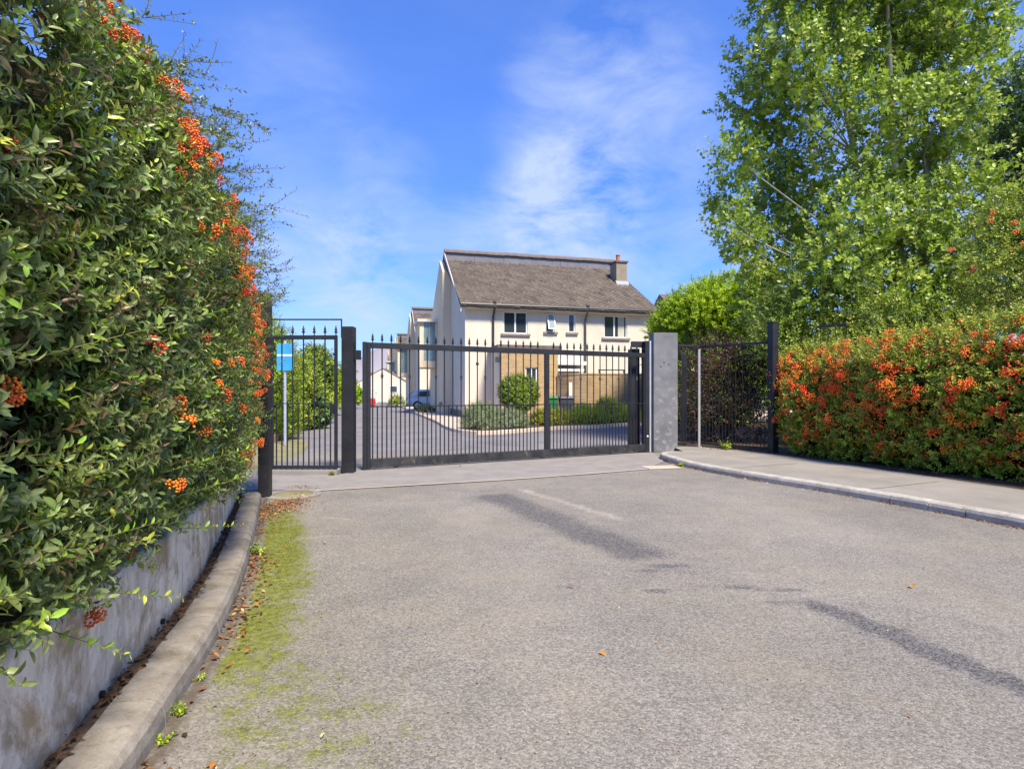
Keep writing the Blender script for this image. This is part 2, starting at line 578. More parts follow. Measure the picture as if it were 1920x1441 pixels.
def np_mesh(name, verts, tris, mat, tint=None, smooth=False):
    me = bpy.data.meshes.new(name)
    nv, nf = len(verts), len(tris)
    k = tris.shape[1]
    me.vertices.add(nv)
    me.vertices.foreach_set('co', np.ascontiguousarray(verts, dtype=np.float32).ravel())
    me.loops.add(nf * k)
    me.loops.foreach_set('vertex_index', np.ascontiguousarray(tris, dtype=np.int32).ravel())
    me.polygons.add(nf)
    me.polygons.foreach_set('loop_start', np.arange(nf, dtype=np.int32) * k)
    if smooth:
        me.polygons.foreach_set('use_smooth', np.ones(nf, dtype=bool))
    if tint is not None:
        a = me.attributes.new('tint', 'FLOAT', 'POINT')
        a.data.foreach_set('value', np.ascontiguousarray(tint, dtype=np.float32))
    me.update(calc_edges=True)
    me.materials.append(MATS[mat])
    return me


def nrm(a):
    return a / np.maximum(np.linalg.norm(a, axis=-1, keepdims=True), 1e-9)


LEAF_HI = (np.array([(0, 0, 0), (.32, -.46, .07), (.30, 0, 0), (.32, .46, .07), (.70, -.40, .03), (.68, 0, -.04), (.70, .40, .03), (1, 0, -.12)]),
           np.array([(0, 2, 1), (0, 3, 2), (1, 2, 5), (1, 5, 4), (2, 3, 6), (2, 6, 5), (4, 5, 7), (5, 6, 7)]))
LEAF_MID = (np.array([(0, 0, 0), (.45, -.5, .08), (.5, 0, -.02), (.45, .5, .08), (1, 0, -.1)]),
            np.array([(0, 2, 1), (0, 3, 2), (1, 2, 4), (2, 3, 4)]))
LEAF_LO = (np.array([(0, 0, 0), (.5, -.5, .08), (1, 0, -.06), (.5, .5, .08)]), np.array([(0, 2, 1), (0, 3, 2)]))


def leaf_mesh(name, lv, mat, tpl=LEAF_LO, off=(0, 0, 0)):
    P, T, N, L, W, C = lv
    tv, tf = tpl
    B = np.cross(N, T)
    V = P[:, None] + T[:, None] * (tv[None, :, 0:1] * L[:, None, None]) + B[:, None] * (tv[None, :, 1:2] * W[:, None, None]) + N[:, None] * (tv[None, :, 2:3] * L[:, None, None])
    k = len(tv)
    F = (tf[None] + (np.arange(len(P)) * k)[:, None, None]).reshape(-1, 3)
    return np_mesh(name, V.reshape(-1, 3) - np.array(off), F, mat, np.repeat(C, k), smooth=len(tv) > 4)


def stem_mesh(name, pts, r, mat, off=(0, 0, 0)):
    Sn, M = pts.shape[:2]
    t = nrm(pts[:, -1] - pts[:, 0])
    ref = np.where(np.abs(t[:, 2:3]) > .9, np.array([[1., 0, 0]]), np.array([[0, 0, 1.]]))
    a = nrm(np.cross(t, ref))
    c = np.cross(t, a)
    ang = np.arange(3) * 2 * np.pi / 3
    ring = a[:, None] * np.cos(ang)[None, :, None] + c[:, None] * np.sin(ang)[None, :, None]
    V = pts[:, :, None] + ring[:, None] * r[:, :, None, None]
    idx = np.arange(Sn * M * 3).reshape(Sn, M, 3)
    q = np.stack([idx[:, :-1], np.roll(idx, -1, 2)[:, :-1], np.roll(idx, -1, 2)[:, 1:], idx[:, 1:]], -1).reshape(-1, 4)
    return np_mesh(name, V.reshape(-1, 3) - np.array(off), q, mat)


def sprigs(base, d, length, n, L=(.03, .045), wr=.38, up=.3, curve=None, spread=.85, tint=(.2, .25), bright=None, outward=None, t0=.12):
    Sn = len(base)
    d = nrm(d)
    if curve is None:
        curve = rng.normal(0, .12, (Sn, 3)) + np.array([0, 0, .08])
    t = t0 + (1 - t0) * (np.arange(n)[None] + rng.uniform(-.35, .35, (Sn, n)) + .5) / n
    ln = length[:, None, None]
    pos = base[:, None] + ln * (d[:, None] * t[..., None] + curve[:, None] * t[..., None] ** 2)
    tan = nrm(d[:, None] + 2 * t[..., None] * curve[:, None])
    ref = np.where(np.abs(d[:, 2:3]) > .9, np.array([[1., 0, 0]]), np.array([[0, 0, 1.]]))
    a = nrm(np.cross(d, ref))
    c = np.cross(d, a)
    ph = np.arange(n)[None] * 2.4 + rng.uniform(0, 6.28, (Sn, 1)) + rng.normal(0, .3, (Sn, n))
    rad = np.cos(ph)[..., None] * a[:, None] + np.sin(ph)[..., None] * c[:, None]
    T = nrm(tan * .55 + rad * spread + np.array([0, 0, .12]) + rng.normal(0, .18, (Sn, n, 3)))
    Nn = tan * .8 + np.array([0, 0, up]) + rng.normal(0, .25, (Sn, n, 3))
    if outward is not None:
        Nn = Nn + outward[:, None] * .45
    Nn = nrm(Nn - T * np.sum(Nn * T, -1, keepdims=True))
    lo, hi = L
    LL = rng.uniform(lo, hi, (Sn, n)) * (1 - .35 * t ** 3)
    C = np.clip(rng.normal(tint[0], tint[1], (Sn, 1)) + rng.normal(0, .13, (Sn, n)), 0, 1)
    if bright is not None:
        C = np.clip(C + bright[:, None] * (.3 + .7 * t), 0, 1)
    ts = np.linspace(0, 1, 4)[None, :, None]
    stem = base[:, None] + ln * (d[:, None] * ts + curve[:, None] * ts ** 2)
    f = lambda x: x.reshape(-1, *x.shape[2:])
    return (f(pos), f(T), f(Nn), f(LL), f(LL) * wr * rng.uniform(.8, 1.2, Sn * n), f(C)), stem


def cat(*ls):
    return tuple(np.concatenate(x) for x in zip(*ls))


def vnoise(x, y, seed=0):
    """smooth value noise on a plane, 0..1"""
    def h(i, j):
        v = np.sin(i * 127.1 + j * 311.7 + seed * 74.7) * 43758.5453
        return v - np.floor(v)
    i, j = np.floor(x), np.floor(y)
    u, v = x - i, y - j
    u, v = u * u * (3 - 2 * u), v * v * (3 - 2 * v)
    return (h(i, j) * (1 - u) + h(i + 1, j) * u) * (1 - v) + (h(i, j + 1) * (1 - u) + h(i + 1, j + 1) * u) * v


def fbm(x, y, seed=0, o=4):
    s, a, t = 0, .5, 0
    for k in range(o):
        s = s + a * vnoise(x * 2 ** k, y * 2 ** k, seed + k * 3.1)
        t += a
        a *= .55
    return s / t


def sstep(a, b, x):
    t = np.clip((x - a) / (b - a), 0, 1)
    return t * t * (3 - 2 * t)


class Path:
    """smooth plan curve with arc length; left() is the unit vector to its left"""

    def __init__(s, pts, step=.04):
        p = np.array(pts, float)
        p = np.vstack([2 * p[0] - p[1], p, 2 * p[-1] - p[-2]])
        out = []
        for i in range(1, len(p) - 2):
            m = max(2, int(np.linalg.norm(p[i + 1] - p[i]) / step))
            t = np.linspace(0, 1, m, endpoint=False)[:, None]
            a, bb, c, d = p[i - 1], p[i], p[i + 1], p[i + 2]
            out.append(.5 * (2 * bb + (c - a) * t + (2 * a - 5 * bb + 4 * c - d) * t ** 2 + (3 * bb - a - 3 * c + d) * t ** 3))
        s.p = np.vstack(out + [p[-2:-1]])
        s.s = np.concatenate([[0], np.cumsum(np.linalg.norm(np.diff(s.p, axis=0), axis=1))])
        s.len = s.s[-1]

    def at(s, q):
        q = np.asarray(q, float)
        return np.stack([np.interp(q, s.s, s.p[:, k]) for k in (0, 1)], -1)

    def tan(s, q):
        q = np.asarray(q, float)
        return nrm(s.at(q + .08) - s.at(q - .08))

    def left(s, q):
        t = s.tan(q)
        return np.stack([-t[..., 1], t[..., 0]], -1)

    def off(s, q, o):
        return s.at(q) + s.left(q) * np.asarray(o)[..., None]


def sweep(path, s0, s1, prof, n, side=1, wob=0.0, seed=0):
    """closed profile of (offset, z) swept along the path, with caps"""
    m = MB()
    q = np.linspace(s0, s1, n + 1)
    vs = []
    for k, (o, z) in enumerate(prof):
        p = path.off(q, np.full(n + 1, side * o))
        zz = z if not callable(z) else z(q)
        wz = wob * (fbm(q * 7, q * 0 + k * 3.3, seed) - .5)
        vs.append(np.column_stack([p, np.broadcast_to(zz, q.shape) + (wz if k not in (0, len(prof) - 1) else 0)]))
    vs = np.stack(vs, 1).reshape(-1, 3)
    K = len(prof)
    fs = [(i * K + k, i * K + (k + 1) % K, (i + 1) * K + (k + 1) % K, (i + 1) * K + k) for i in range(n) for k in range(K)]
    fs += [tuple(range(K))[::-1], tuple(range(n * K, n * K + K))]
    if side < 0:
        fs = [f[::-1] for f in fs]
    return m.add(vs, [f[::-1] for f in fs])


def at(px, py, Y):
    """a point of the place seen from the survey station at (0, 0, 1.4), measured on a 1062-unit focal plane"""
    return np.array([(px - 960) / 1062 * Y, Y, 1.4 + (733 - py) / 1062 * Y])


# the two street directions
D1 = np.array([-.2525, .9676])
D2 = np.array([.9676, .2525])
ROT = math.atan2(D2[1], D2[0])

LEFT = Path([(-4.1, 9.4), (-3.20, 7.25), (-2.36, 5.16), (-1.975, 4.16), (-1.72, 3.4), (-1.57, 2.85), (-1.455, 2.39), (-1.385, 2.12), (-1.20, 1.2), (-1.08, .2), (-1.0, -1.2), (-1.0, -3.5)])
RIGHT = Path([(3.72, 12.25), (3.42, 12.22), (3.16, 12.02), (3.05, 11.6), (3.10, 11.0), (3.20, 10.4), (3.48, 9.55), (3.88, 8.7), (4.42, 7.65), (4.82, 6.75), (5.17, 5.8), (5.5, 4.8), (5.9, 3.2), (6.2, 1), (6.3, -3.5)])
S_POST = float(np.interp(-7.25, -LEFT.p[:, 1], LEFT.s))       # arc length where wall and kerb end beside the tall post

# ------------------------------------------------------------------ ground
m = MB()
m.add([(-700, -60, -.05), (700, -60, -.05), (700, 1400, -.05), (-700, 1400, -.05)], [(0, 1, 2, 3)])
tag(m.build('ground', 'grass_ground'), kind='structure')

# foreground asphalt, a fine sheet that carries the worn, oily, dusty and mossy shapes
GA, GB = np.array([-2.63, 9.98]), np.array([3.10, 12.93])
xs = np.concatenate([np.arange(-4.6, -.5, .045), np.arange(-.5, 6.6, .07)])
ys = np.concatenate([np.arange(-4, 1.2, .25), np.arange(1.2, 8.2, .045), np.arange(8.2, 13.3, .08)])
X, Y = np.meshgrid(xs, ys)
x, y = X.ravel(), Y.ravel()
lp = LEFT.p
kx = np.interp(y, lp[::-1, 1], lp[::-1, 0])
dk = x - kx                                            # distance from the left kerb
band = sstep(.02, .12, dk) * sstep(.80, .20, dk - .25 * (fbm(y * .9, y * 0, 3) - .4))
moss = band * (1.06 * sstep(1.9, 3.0, y) * sstep(7.6, 6.2, y) * (.62 + .55 * fbm(x * 1.6, y * 1.6, 4)))
moss = np.maximum(moss, .66 * sstep(2.4, .15, dk) * sstep(1.2, 2.4, y) * sstep(7.9, 3.0, y) * sstep(.05, .3, dk) * (.45 + 1.0 * fbm(x * .9, y * .9, 9)))
moss = np.maximum(moss, .8 * np.exp(-(((x + 3.05) / .6) ** 2 + ((y - 8.6) / .8) ** 2)) * fbm(x * 3, y * 3, 5))
moss = np.maximum(moss, 1.1 * np.exp(-(((x + 2.95) / .16) ** 2 + ((y - 9.35) / .16) ** 2)))
moss = np.maximum(moss, .7 * np.exp(-(((x + 2.3) / .3) ** 2 + ((y - 9.95) / .1) ** 2)))


def strip(ax, ay, bx, by, wd, soft=.5):
    """soft-edged band from a to b"""
    vx, vy = bx - ax, by - ay
    ll = math.hypot(vx, vy)
    t = ((x - ax) * vx + (y - ay) * vy) / ll
    o = ((x - ax) * -vy + (y - ay) * vx) / ll + .12 * (fbm(x * 2.2, y * 2.2, 13) - .5) + .10 * (fbm(x * 9, y * 9, 14) - .5)
    t = t + .25 * (fbm(x * 5, y * 5, 15) - .5)
    return sstep(wd, wd * soft, np.abs(o)) * sstep(-.12, .14, t) * sstep(ll + .12, ll - .2, t)


stain = strip(1.96, 3.80, 2.55, 2.35, .14) * .95
stain = np.maximum(stain, strip(1.25, 4.1, 1.95, 3.95, .035) * .6 * (fbm(x * 4, y * 4, 2) > .5))
stain = np.maximum(stain, strip(-.30, 7.7, 1.20, 4.7, .46, .15) * .86 * (.6 + .8 * fbm(x * 1.5, y * 1.5, 8)))
stain = np.maximum(stain, strip(1.0, 4.9, 1.55, 4.15, .12, .2) * .45 * fbm(x * 3, y * 3, 8))
for (sx, sy, ra, rb) in ((1.25, 4.55, .20, .06), (1.02, 3.98, .11, .045), (1.06, 4.42, .13, .04), (1.62, 4.05, .16, .05), (1.95, 4.0, .13, .04), (1.75, 3.75, .10, .035)):
    stain = np.maximum(stain, .95 * np.exp(-((x - sx) / ra) ** 2 - ((y - sy) / rb) ** 2))
stain = np.maximum(stain, .28 * sstep(.75, .15, np.interp(y, RIGHT.p[::-1, 1], RIGHT.p[::-1, 0]) - x) * (y < 10.5))
stain = np.maximum(stain, strip(.4, 9.3, 2.6, 9.9, .55, .1) * .33 * fbm(x * 1.2, y * 1.2, 21))
dust = strip(.12, 8.1, 1.25, 6.1, .075, .3) * .75 * (.4 + fbm(x * 5, y * 5, 3))
dust = np.maximum(dust, strip(-.7, 7.0, .2, 3.4, .55, .1) * .28 * fbm(x, y, 6))
dust = np.maximum(dust, strip(2.6, 8.0, 3.4, 5.2, .5, .1) * .3 * fbm(x, y, 16))
dust = np.maximum(dust, .5 * strip(-2.1, 6.3, -1.75, 6.15, .04) + .5 * strip(-1.95, 5.4, -1.6, 5.5, .035))
dirt = sstep(.15, .02, dk) * sstep(-.05, .02, dk) * (y < 7.4) * .9
dirt = np.maximum(dirt, .8 * np.exp(-(((x + 2.85) / .28) ** 2 + ((y - 7.1) / .5) ** 2)))
dirt = np.maximum(dirt, .5 * sstep(.10, .0, np.interp(y, RIGHT.p[::-1, 1], RIGHT.p[::-1, 0]) - x))
zz = .012 * (fbm(x * .7, y * .7, 31) - .5) * sstep(0, 1, y)
V = np.column_stack([x, y, zz])
ny, nx = X.shape
ii = np.arange(nx * ny).reshape(ny, nx)
Q = np.stack([ii[:-1, :-1], ii[:-1, 1:], ii[1:, 1:], ii[1:, :-1]], -1).reshape(-1, 4)
me = np_mesh('road', V, Q, 'asphalt', smooth=True)
for nm, a in (('moss', moss), ('stain', stain), ('dust', dust), ('dirt', dirt)):
    at_ = me.attributes.new(nm, 'FLOAT', 'POINT')
    at_.data.foreach_set('value', np.ascontiguousarray(a, dtype=np.float32))
road = tag(link('road', me), kind='structure')

m = MB()
m.add([(-60, -40, -.018), (60, -40, -.018), (60, 1.0, -.018), (-60, 1.0, -.018)], [(0, 1, 2, 3)])
tag(m.build('near_road', 'inner_asphalt'), kind='structure')
# the estate road behind the gate
le = np.array([-7.27, 18.6])
m = MB()
pl = [le - D1 * 10, le + D1 * 95, le + D1 * 95 + D2 * 7, np.array([-2.9, 23.2]), np.array([9, 24.6]), np.array([26, 29]), np.array([30, 14]), np.array([3.0, 11.0]), np.array([-4.5, 8.6])]
m.add([(p[0], p[1], -.024) for p in pl], [tuple(range(len(pl)))])
tag(m.build('estate_road', 'inner_asphalt'), kind='structure')
# paler concrete strip in front of the gates, with its pale joint line
u = (GB - GA) / np.linalg.norm(GB - GA)
m = MB()
jl = [(-2.75, 7.93), (-1.4, 8.42), (-.08, 8.92), (1.2, 9.5), (2.42, 10.12)]
for (a, c) in zip(jl[:-1], jl[1:]):
    dv = np.array(c) - np.array(a)
    nv = np.array([-dv[1], dv[0]]) / np.linalg.norm(dv) * .028
    m.add([(*(np.array(a) - nv), .0125), (*(np.array(c) - nv), .0125), (*(np.array(c) + nv), .0125), (*(np.array(a) + nv), .0125)], [(0, 1, 2, 3)])
tag(m.build('joint_line', 'pink_paving'), kind='structure')
m = MB()
pv = [(-4.6, 7.97), (-2.75, 7.97), (-1.4, 8.46), (-.08, 8.96), (1.2, 9.54), (2.42, 10.16), (3.0, 11.2), (3.2, 12.9), *[(float(q[0]), float(q[1])) for q in (GB - u * .2 - np.array([-.2, .1]) * 0, GA)], (-2.9, 9.45), (-4.6, 9.40)]
m.add([(p[0], p[1], .0085) for p in pv], [tuple(range(len(pv)))])
tag(m.build('gate_apron', 'strip_concrete'), kind='structure')
m = MB().box(-.32, .32, -.17, .17, 0, .016)
o = m.build('concrete_slab', 'pink_paving', bevel=.01)
o.location = (2.72, 10.35, .004)
o.rotation_euler = (0, 0, R(14))
tag(o, 'pale concrete slab set flush in the road by the kerb nose', 'slab')
# raised step under the small gate
m = MB().box(-4.25, -2.92, 9.42, 9.72, 0, .085)
tag(m.build('gate_step', 'strip_concrete', bevel=.01), 'concrete step under the narrow pedestrian gate', 'step')

# worn ring round the inspection chamber
rt = thing('chamber_cover', 'round mossy inspection cover with pale concrete ring beside the tall post', 'manhole', (-2.96, 7.66, .006))
m = MB()
N = 32
for r0, r1 in ((.255, .37),):
    vs = [(r0 * math.cos(a), r0 * math.sin(a), .007) for a in np.linspace(0, 2 * math.pi, N, False)] + [(r1 * math.cos(a), r1 * math.sin(a), .002) for a in np.linspace(0, 2 * math.pi, N, False)]
    m.add(vs, [(k, N + k, N + (k + 1) % N, (k + 1) % N) for k in range(N)])
m.build('ring', 'pavement_concrete', rt)
m = MB().lathe([(.25, -.004), (.25, .003), (.23, .006), (.001, .006)], 28)
m.build('lid', 'mossy_gravel', rt)

# ------------------------------------------------------------------ left kerb and planter wall
kerb = tag(bpy.data.objects.new('kerb', None), kind='structure')
COL.objects.link(kerb)
prof = [(0.0, -.03), (.004, .045), (.014, .088), (.035, .112), (.07, .122), (.20, .126), (.20, -.03)]
q = S_POST + .02
i = 0
while q < LEFT.len - .3:
    ln = random.choice((.86, .92, .90)) if i else .75
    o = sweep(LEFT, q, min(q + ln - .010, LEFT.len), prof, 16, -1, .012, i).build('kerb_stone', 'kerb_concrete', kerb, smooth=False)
    o.location.z = random.uniform(-.006, .006)
    q += ln
    i += 1
wall = thing('garden_wall', 'low stained white rendered wall holding up the hedge by the kerb', 'wall', (0, 0, 0))
top = lambda q: np.interp(q, [S_POST, S_POST + 2.9, S_POST + 3.6], [.40, .575, .595]) + .02 * (fbm(q * 3, q * 0, 2) - .5)
NZ = 10
q = np.linspace(S_POST - .05, LEFT.len - .2, 260)
rows = []
for k in range(NZ + 1):
    f = k / NZ
    z = .0 + f * top(q)
    rows.append(np.column_stack([LEFT.off(q, -(np.full(q.shape, .262) + .016 * (fbm(q * 5, np.full(q.shape, z.mean() * 5), 8) - .5))), z]))
rows.append(np.column_stack([LEFT.off(q, np.full(q.shape, -.285)), top(q) + .004]))
rows.append(np.column_stack([LEFT.off(q, np.full(q.shape, -.46)), top(q)]))
rows.append(np.column_stack([LEFT.off(q, np.full(q.shape, -.46)), q * 0]))
vs = np.stack(rows, 1)
K = vs.shape[1]
fs = [(a * K + k, (a + 1) * K + k, (a + 1) * K + k + 1, a * K + k + 1) for a in range(len(q) - 1) for k in range(K - 1)] + [tuple(range(K))]
MB().add(vs.reshape(-1, 3), fs).build('wall_face', 'stained_render', wall, smooth=True)
for yy, zz_ in ((2.42, .20), (3.12, .22)):
    s_ = float(np.interp(-yy, -LEFT.p[:, 1], LEFT.s))
    p = LEFT.off(s_, -.259)
    o = MB().lathe([(.015, -.012), (.015, .002), (.001, .0025)], 10, axis='x').build('weep_hole', 'hole_dark', wall)
    o.location = (p[0] + .003, p[1], zz_ - .06)
    tt = LEFT.tan(s_)
    o.rotation_euler = (0, 0, math.atan2(-tt[0], tt[1]) * 1.0)
m = MB()
q2 = np.linspace(S_POST, LEFT.len - .2, 60)
a = np.column_stack([LEFT.off(q2, np.full(60, -.455)), top(q2) - .05])
c = np.column_stack([LEFT.off(q2, np.full(60, -2.2)), top(q2) - .05])
m.add(np.vstack([a, c]), [(k, k + 1, 61 + k, 60 + k) for k in range(59)])
tag(m.build('planting_soil', 'earth'), kind='structure')
m = MB()
a = np.column_stack([LEFT.off(q2, np.full(60, -.198)), q2 * 0 + .085 + .02 * fbm(q2 * 8, q2 * 0)])
c = np.column_stack([LEFT.off(q2, np.full(60, -.268)), q2 * 0 + .105 + .02 * fbm(q2 * 8, q2 * 0, 4)])
m.add(np.vstack([a, c]), [(k, k + 1, 61 + k, 60 + k) for k in range(59)])
tag(m.build('gutter_soil', 'earth'), kind='structure')

# ------------------------------------------------------------------ right kerb and pavement
kerb2 = tag(bpy.data.objects.new('kerb', None), kind='structure')
COL.objects.link(kerb2)
prof = [(0.0, -.03), (.004, .065), (.018, .100), (.045, .114), (.15, .117), (.15, -.03)]
q = 0.0
for i, ln in enumerate((.55, .62, .75, .9, .9, .25, 1.05, .95, .45, .4, .9, .9, .9, .9, .9, .9, .9, .9, .9)):
    if q + ln > RIGHT.len:
        break
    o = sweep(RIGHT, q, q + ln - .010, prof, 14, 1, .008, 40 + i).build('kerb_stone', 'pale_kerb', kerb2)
    o.location.z = random.uniform(-.006, .004)
    q += ln
m = MB()
qq = np.linspace(0.05, RIGHT.len - .1, 70)
inn = RIGHT.off(qq, np.full(70, .154))
pts = [(p[0], p[1]) for p in inn] + [(9.5, -3.4), (9.3, 4.5), (7.3, 8.0), (5.75, 12.1), (5.0, 13.4), (3.75, 13.4)]
m.add([(p[0], p[1], .108) for p in pts], [tuple(range(len(pts)))])
o = m.build('pavement', 'pavement_concrete')
tag(o, kind='structure')
# crosswise joints in the pavement
m = MB()
for s_ in (3.3, 5.6, 7.6, 9.4):
    a, c = RIGHT.off(s_, .16), RIGHT.off(s_, 1.7)
    t = RIGHT.tan(s_) * .007
    m.add([(*(a - t), .111), (*(a + t), .111), (*(c + t), .111), (*(c - t), .111)], [(0, 1, 2, 3)])
tag(m.build('pavement_joint', 'earth'), kind='structure')
m = MB()
pts = [(5.35, 11.95), (6.75, 7.3), (8.4, 3.0), (30, 3.0), (30, 24), (7.0, 24), (3.9, 14.2), (3.9, 13.25), (4.4, 13.3)]
m.add([(p[0], p[1], .112) for p in pts], [tuple(range(len(pts)))])
tag(m.build('garden_soil', 'earth'), kind='structure')


# ------------------------------------------------------------------ iron gates, posts and railings
def finial_mesh(sc=1.0):
    return MB().lathe([(.010 * sc, 0), (.010 * sc, .035 * sc), (.028 * sc, .050 * sc), (.030 * sc, .060 * sc), (.012 * sc, .074 * sc), (.022 * sc, .092 * sc), (.019 * sc, .11 * sc), (.002, .17 * sc)], 8).mesh('finial', 'black_iron')


FIN = finial_mesh()
BOSS = MB().lathe([(.010, -.05), (.022, -.03), (.016, -.018), (.030, 0), (.016, .018), (.022, .03), (.010, .05)], 8).mesh('boss', 'black_iron')
BALL = MB().lathe([(.010, -.035), (.028, -.02), (.034, 0), (.028, .02), (.010, .035)], 8).mesh('boss', 'black_iron')


def bar_mesh(z0, z1, r=.0125):
    return MB().lathe([(r, z0), (r, z1)], 6).mesh('bar', 'black_iron')


# main gate
gr = thing('sliding_gate', 'wide black iron driveway gate with spear finials and dog bars', 'gate', (GA[0], GA[1], .0), math.atan2(*(GB - GA)[::-1]))
MB().box(0, .065, -.035, .035, .03, 2.27).box(.07, .135, -.03, .03, .03, 2.262).build('stile', 'black_iron', gr, .004)
MB().box(3.715, 3.815, -.03, .03, .2, 2.158).build('stile', 'black_iron', gr, .004)
MB().box(6.30, 6.37, -.03, .03, .2, 2.158).build('stile', 'black_iron', gr, .004)
MB().box(.137, 6.44, -.033, .033, 2.16, 2.262).build('top_rail', 'black_iron', gr, .004)
MB().box(.137, 6.44, -.033, .033, .035, .198).build('bottom_rail', 'gate_foot_iron', gr, .004)
MB().box(.137, 6.30, -.020, .020, 1.115, 1.135).build('middle_rail', 'black_iron', gr)
tall, dog = bar_mesh(.198, 2.158), bar_mesh(.198, 1.114)
tx = [.174 + .169 * k for k in range(21)] + [3.93 + .169 * k for k in range(14)]
for k, x_ in enumerate(tx):
    o = link('bar', tall, gr)
    o.location = (x_, 0, 0)
    f = link('finial', FIN, o)
    f.location = (0, 0, 2.262)
    if k % 3 == 1:
        f = link('boss', BOSS, o)
        f.location = (0, 0, 1.67)
    elif k == 12:
        f = link('boss', BALL, o)
        f.location = (0, 0, 1.93)
    xd = x_ - .0845
    if abs(xd - 3.765) < .07 or xd < .14:
        continue
    o = link('dog_bar', dog, gr)
    o.location = (xd, 0, 0)
o = link('dog_bar', dog, gr)
o.location = (6.213, 0, 0)
for x_ in (.6, 5.4):
    MB().lathe([(.045, -.02), (.05, 0), (.045, .02)], 12, axis='y', c=(x_, 0, .022)).build('roller', 'pipe_grey', gr)

# pedestrian gate
pg = thing('pedestrian_gate', 'narrow black iron pedestrian gate between the two posts', 'gate', (-4.0, 9.5, 0))
MB().box(0, 1.02, -.02, .02, 2.265, 2.335).build('top_rail', 'black_iron', pg, .003)
MB().box(0, 1.02, -.02, .02, .10, .155).build('bottom_rail', 'black_iron', pg, .003)
MB().box(1.022, 1.072, -.022, .022, .10, 2.335).build('stile', 'black_iron', pg, .003)
MB().box(-.05, -.002, -.022, .022, .10, 2.335).build('stile', 'black_iron', pg, .003)
MB().box(0, 1.02, -.012, .012, 1.185, 1.20).build('middle_rail', 'black_iron', pg)
MB().tube([(-.06, 0, 2.60), (1.14, 0, 2.60)], .013, 6).tube([(1.14, 0, 2.612), (1.14, 0, 2.3), (1.19, 0, 2.3)], .013, 6).build('arch_rod', 'black_iron', pg)
t2, d2 = bar_mesh(.155, 2.264), bar_mesh(.155, 1.184)
for k in range(5):
    o = link('bar', t2, pg)
    o.location = (.14 + .181 * k, 0, 0)
    f = link('finial', FIN, o)
    f.location = (0, 0, 2.335)
    if k in (1, 3):
        f = link('boss', BOSS, o)
        f.location = (0, 0, 1.64 if k == 3 else 1.74)
    for dx in (-.0905, ):
        o = link('dog_bar', d2, pg)
        o.location = (.14 + .181 * k + dx, 0, 0)
o = link('dog_bar', d2, pg)
o.location = (.955, 0, 0)
f = link('finial', FIN, pg)
f.location = (1.047, 0, 2.335)
MB().box(.96, 1.02, -.03, .03, 1.02, 1.18).build('lock_box', 'black_iron', pg, .004)
MB().box(1.0, 1.02, -.012, .012, 2.0, 2.04).build('latch', 'black_iron', pg)

gp = thing('gate_post', 'square black iron gate post between the narrow gate and the wide gate', 'post', (-2.80, 9.72, 0), 0)
MB().box(-.10, .10, -.10, .10, -.02, 2.50).build('shaft', 'black_iron', gp, .006)
MB().box(.102, .20, -.05, .05, 1.94, 2.10).build('bracket', 'black_iron', gp, .004)
gp2 = thing('gate_post', 'tall black iron post half overgrown at the end of the low rendered wall', 'post', (-3.27, 7.50, 0), R(8))
MB().box(-.072, .072, -.072, .072, -.02, 2.66).build('shaft', 'black_iron', gp2, .006)
MB().box(-.09, .09, -.09, .09, 2.66, 2.68).build('cap', 'black_iron', gp2, .003)
# railing between the tall post and the narrow gate, mostly behind the hedge
fr = thing('railing', 'short black railing between the tall overgrown post and the narrow gate', 'railing', (-4.06, 9.46, 0), math.atan2(-1.82, .70))
MB().box(0.02, 1.86, -.016, .016, 2.25, 2.31).build('top_rail', 'black_iron', fr)
MB().box(0.02, 1.86, -.016, .016, .12, .16).build('bottom_rail', 'black_iron', fr)
t3 = bar_mesh(.16, 2.249, .008)
for k in range(11):
    o = link('bar', t3, fr)
    o.location = (.12 + .165 * k, 0, 0)

# receiving frame and pillar at the right end of the gate
rf = thing('gate_guide', 'black receiving frame with a bright steel channel at the closing end of the wide gate', 'gate frame', (3.09, 13.02, 0), R(12))
MB().box(-.40, -.33, .06, .13, 0, 2.36).build('upright', 'black_iron', rf, .004)
MB().box(-.31, -.12, .10, .16, 0, 2.38).build('back_plate', 'black_iron', rf, .004)
MB().box(-.10, .0, -.16, .05, 0, 2.54).build('upright', 'black_iron', rf, .004)
MB().box(-.36, -.102, .0, .06, 2.40, 2.54).build('cross_plate', 'black_iron', rf, .004)
MB().box(.003, .042, -.16, .0, .02, 2.54).build('steel_channel', 'galvanised', rf, .003)
MB().lathe([(.02, -.012), (.022, 0), (.001, .004)], 10, axis='y', c=(-.05, -.165, .38)).build('bolt_head', 'white_plastic', rf)
pr = thing('gate_pillar', 'grey concrete pillar with painted sun dapples between the wide gate and the railing', 'pillar', (3.49, 13.06, 0), R(6))
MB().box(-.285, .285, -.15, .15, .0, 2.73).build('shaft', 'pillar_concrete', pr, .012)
for hx, hz in ((-.12, 1.96), (-.04, 2.05), (.07, 2.01)):
    MB().lathe([(.014, -.004), (.014, .003), (.001, .003)], 8, axis='y', c=(hx, -.152, hz)).build('bolt_hole', 'hole_dark', pr)


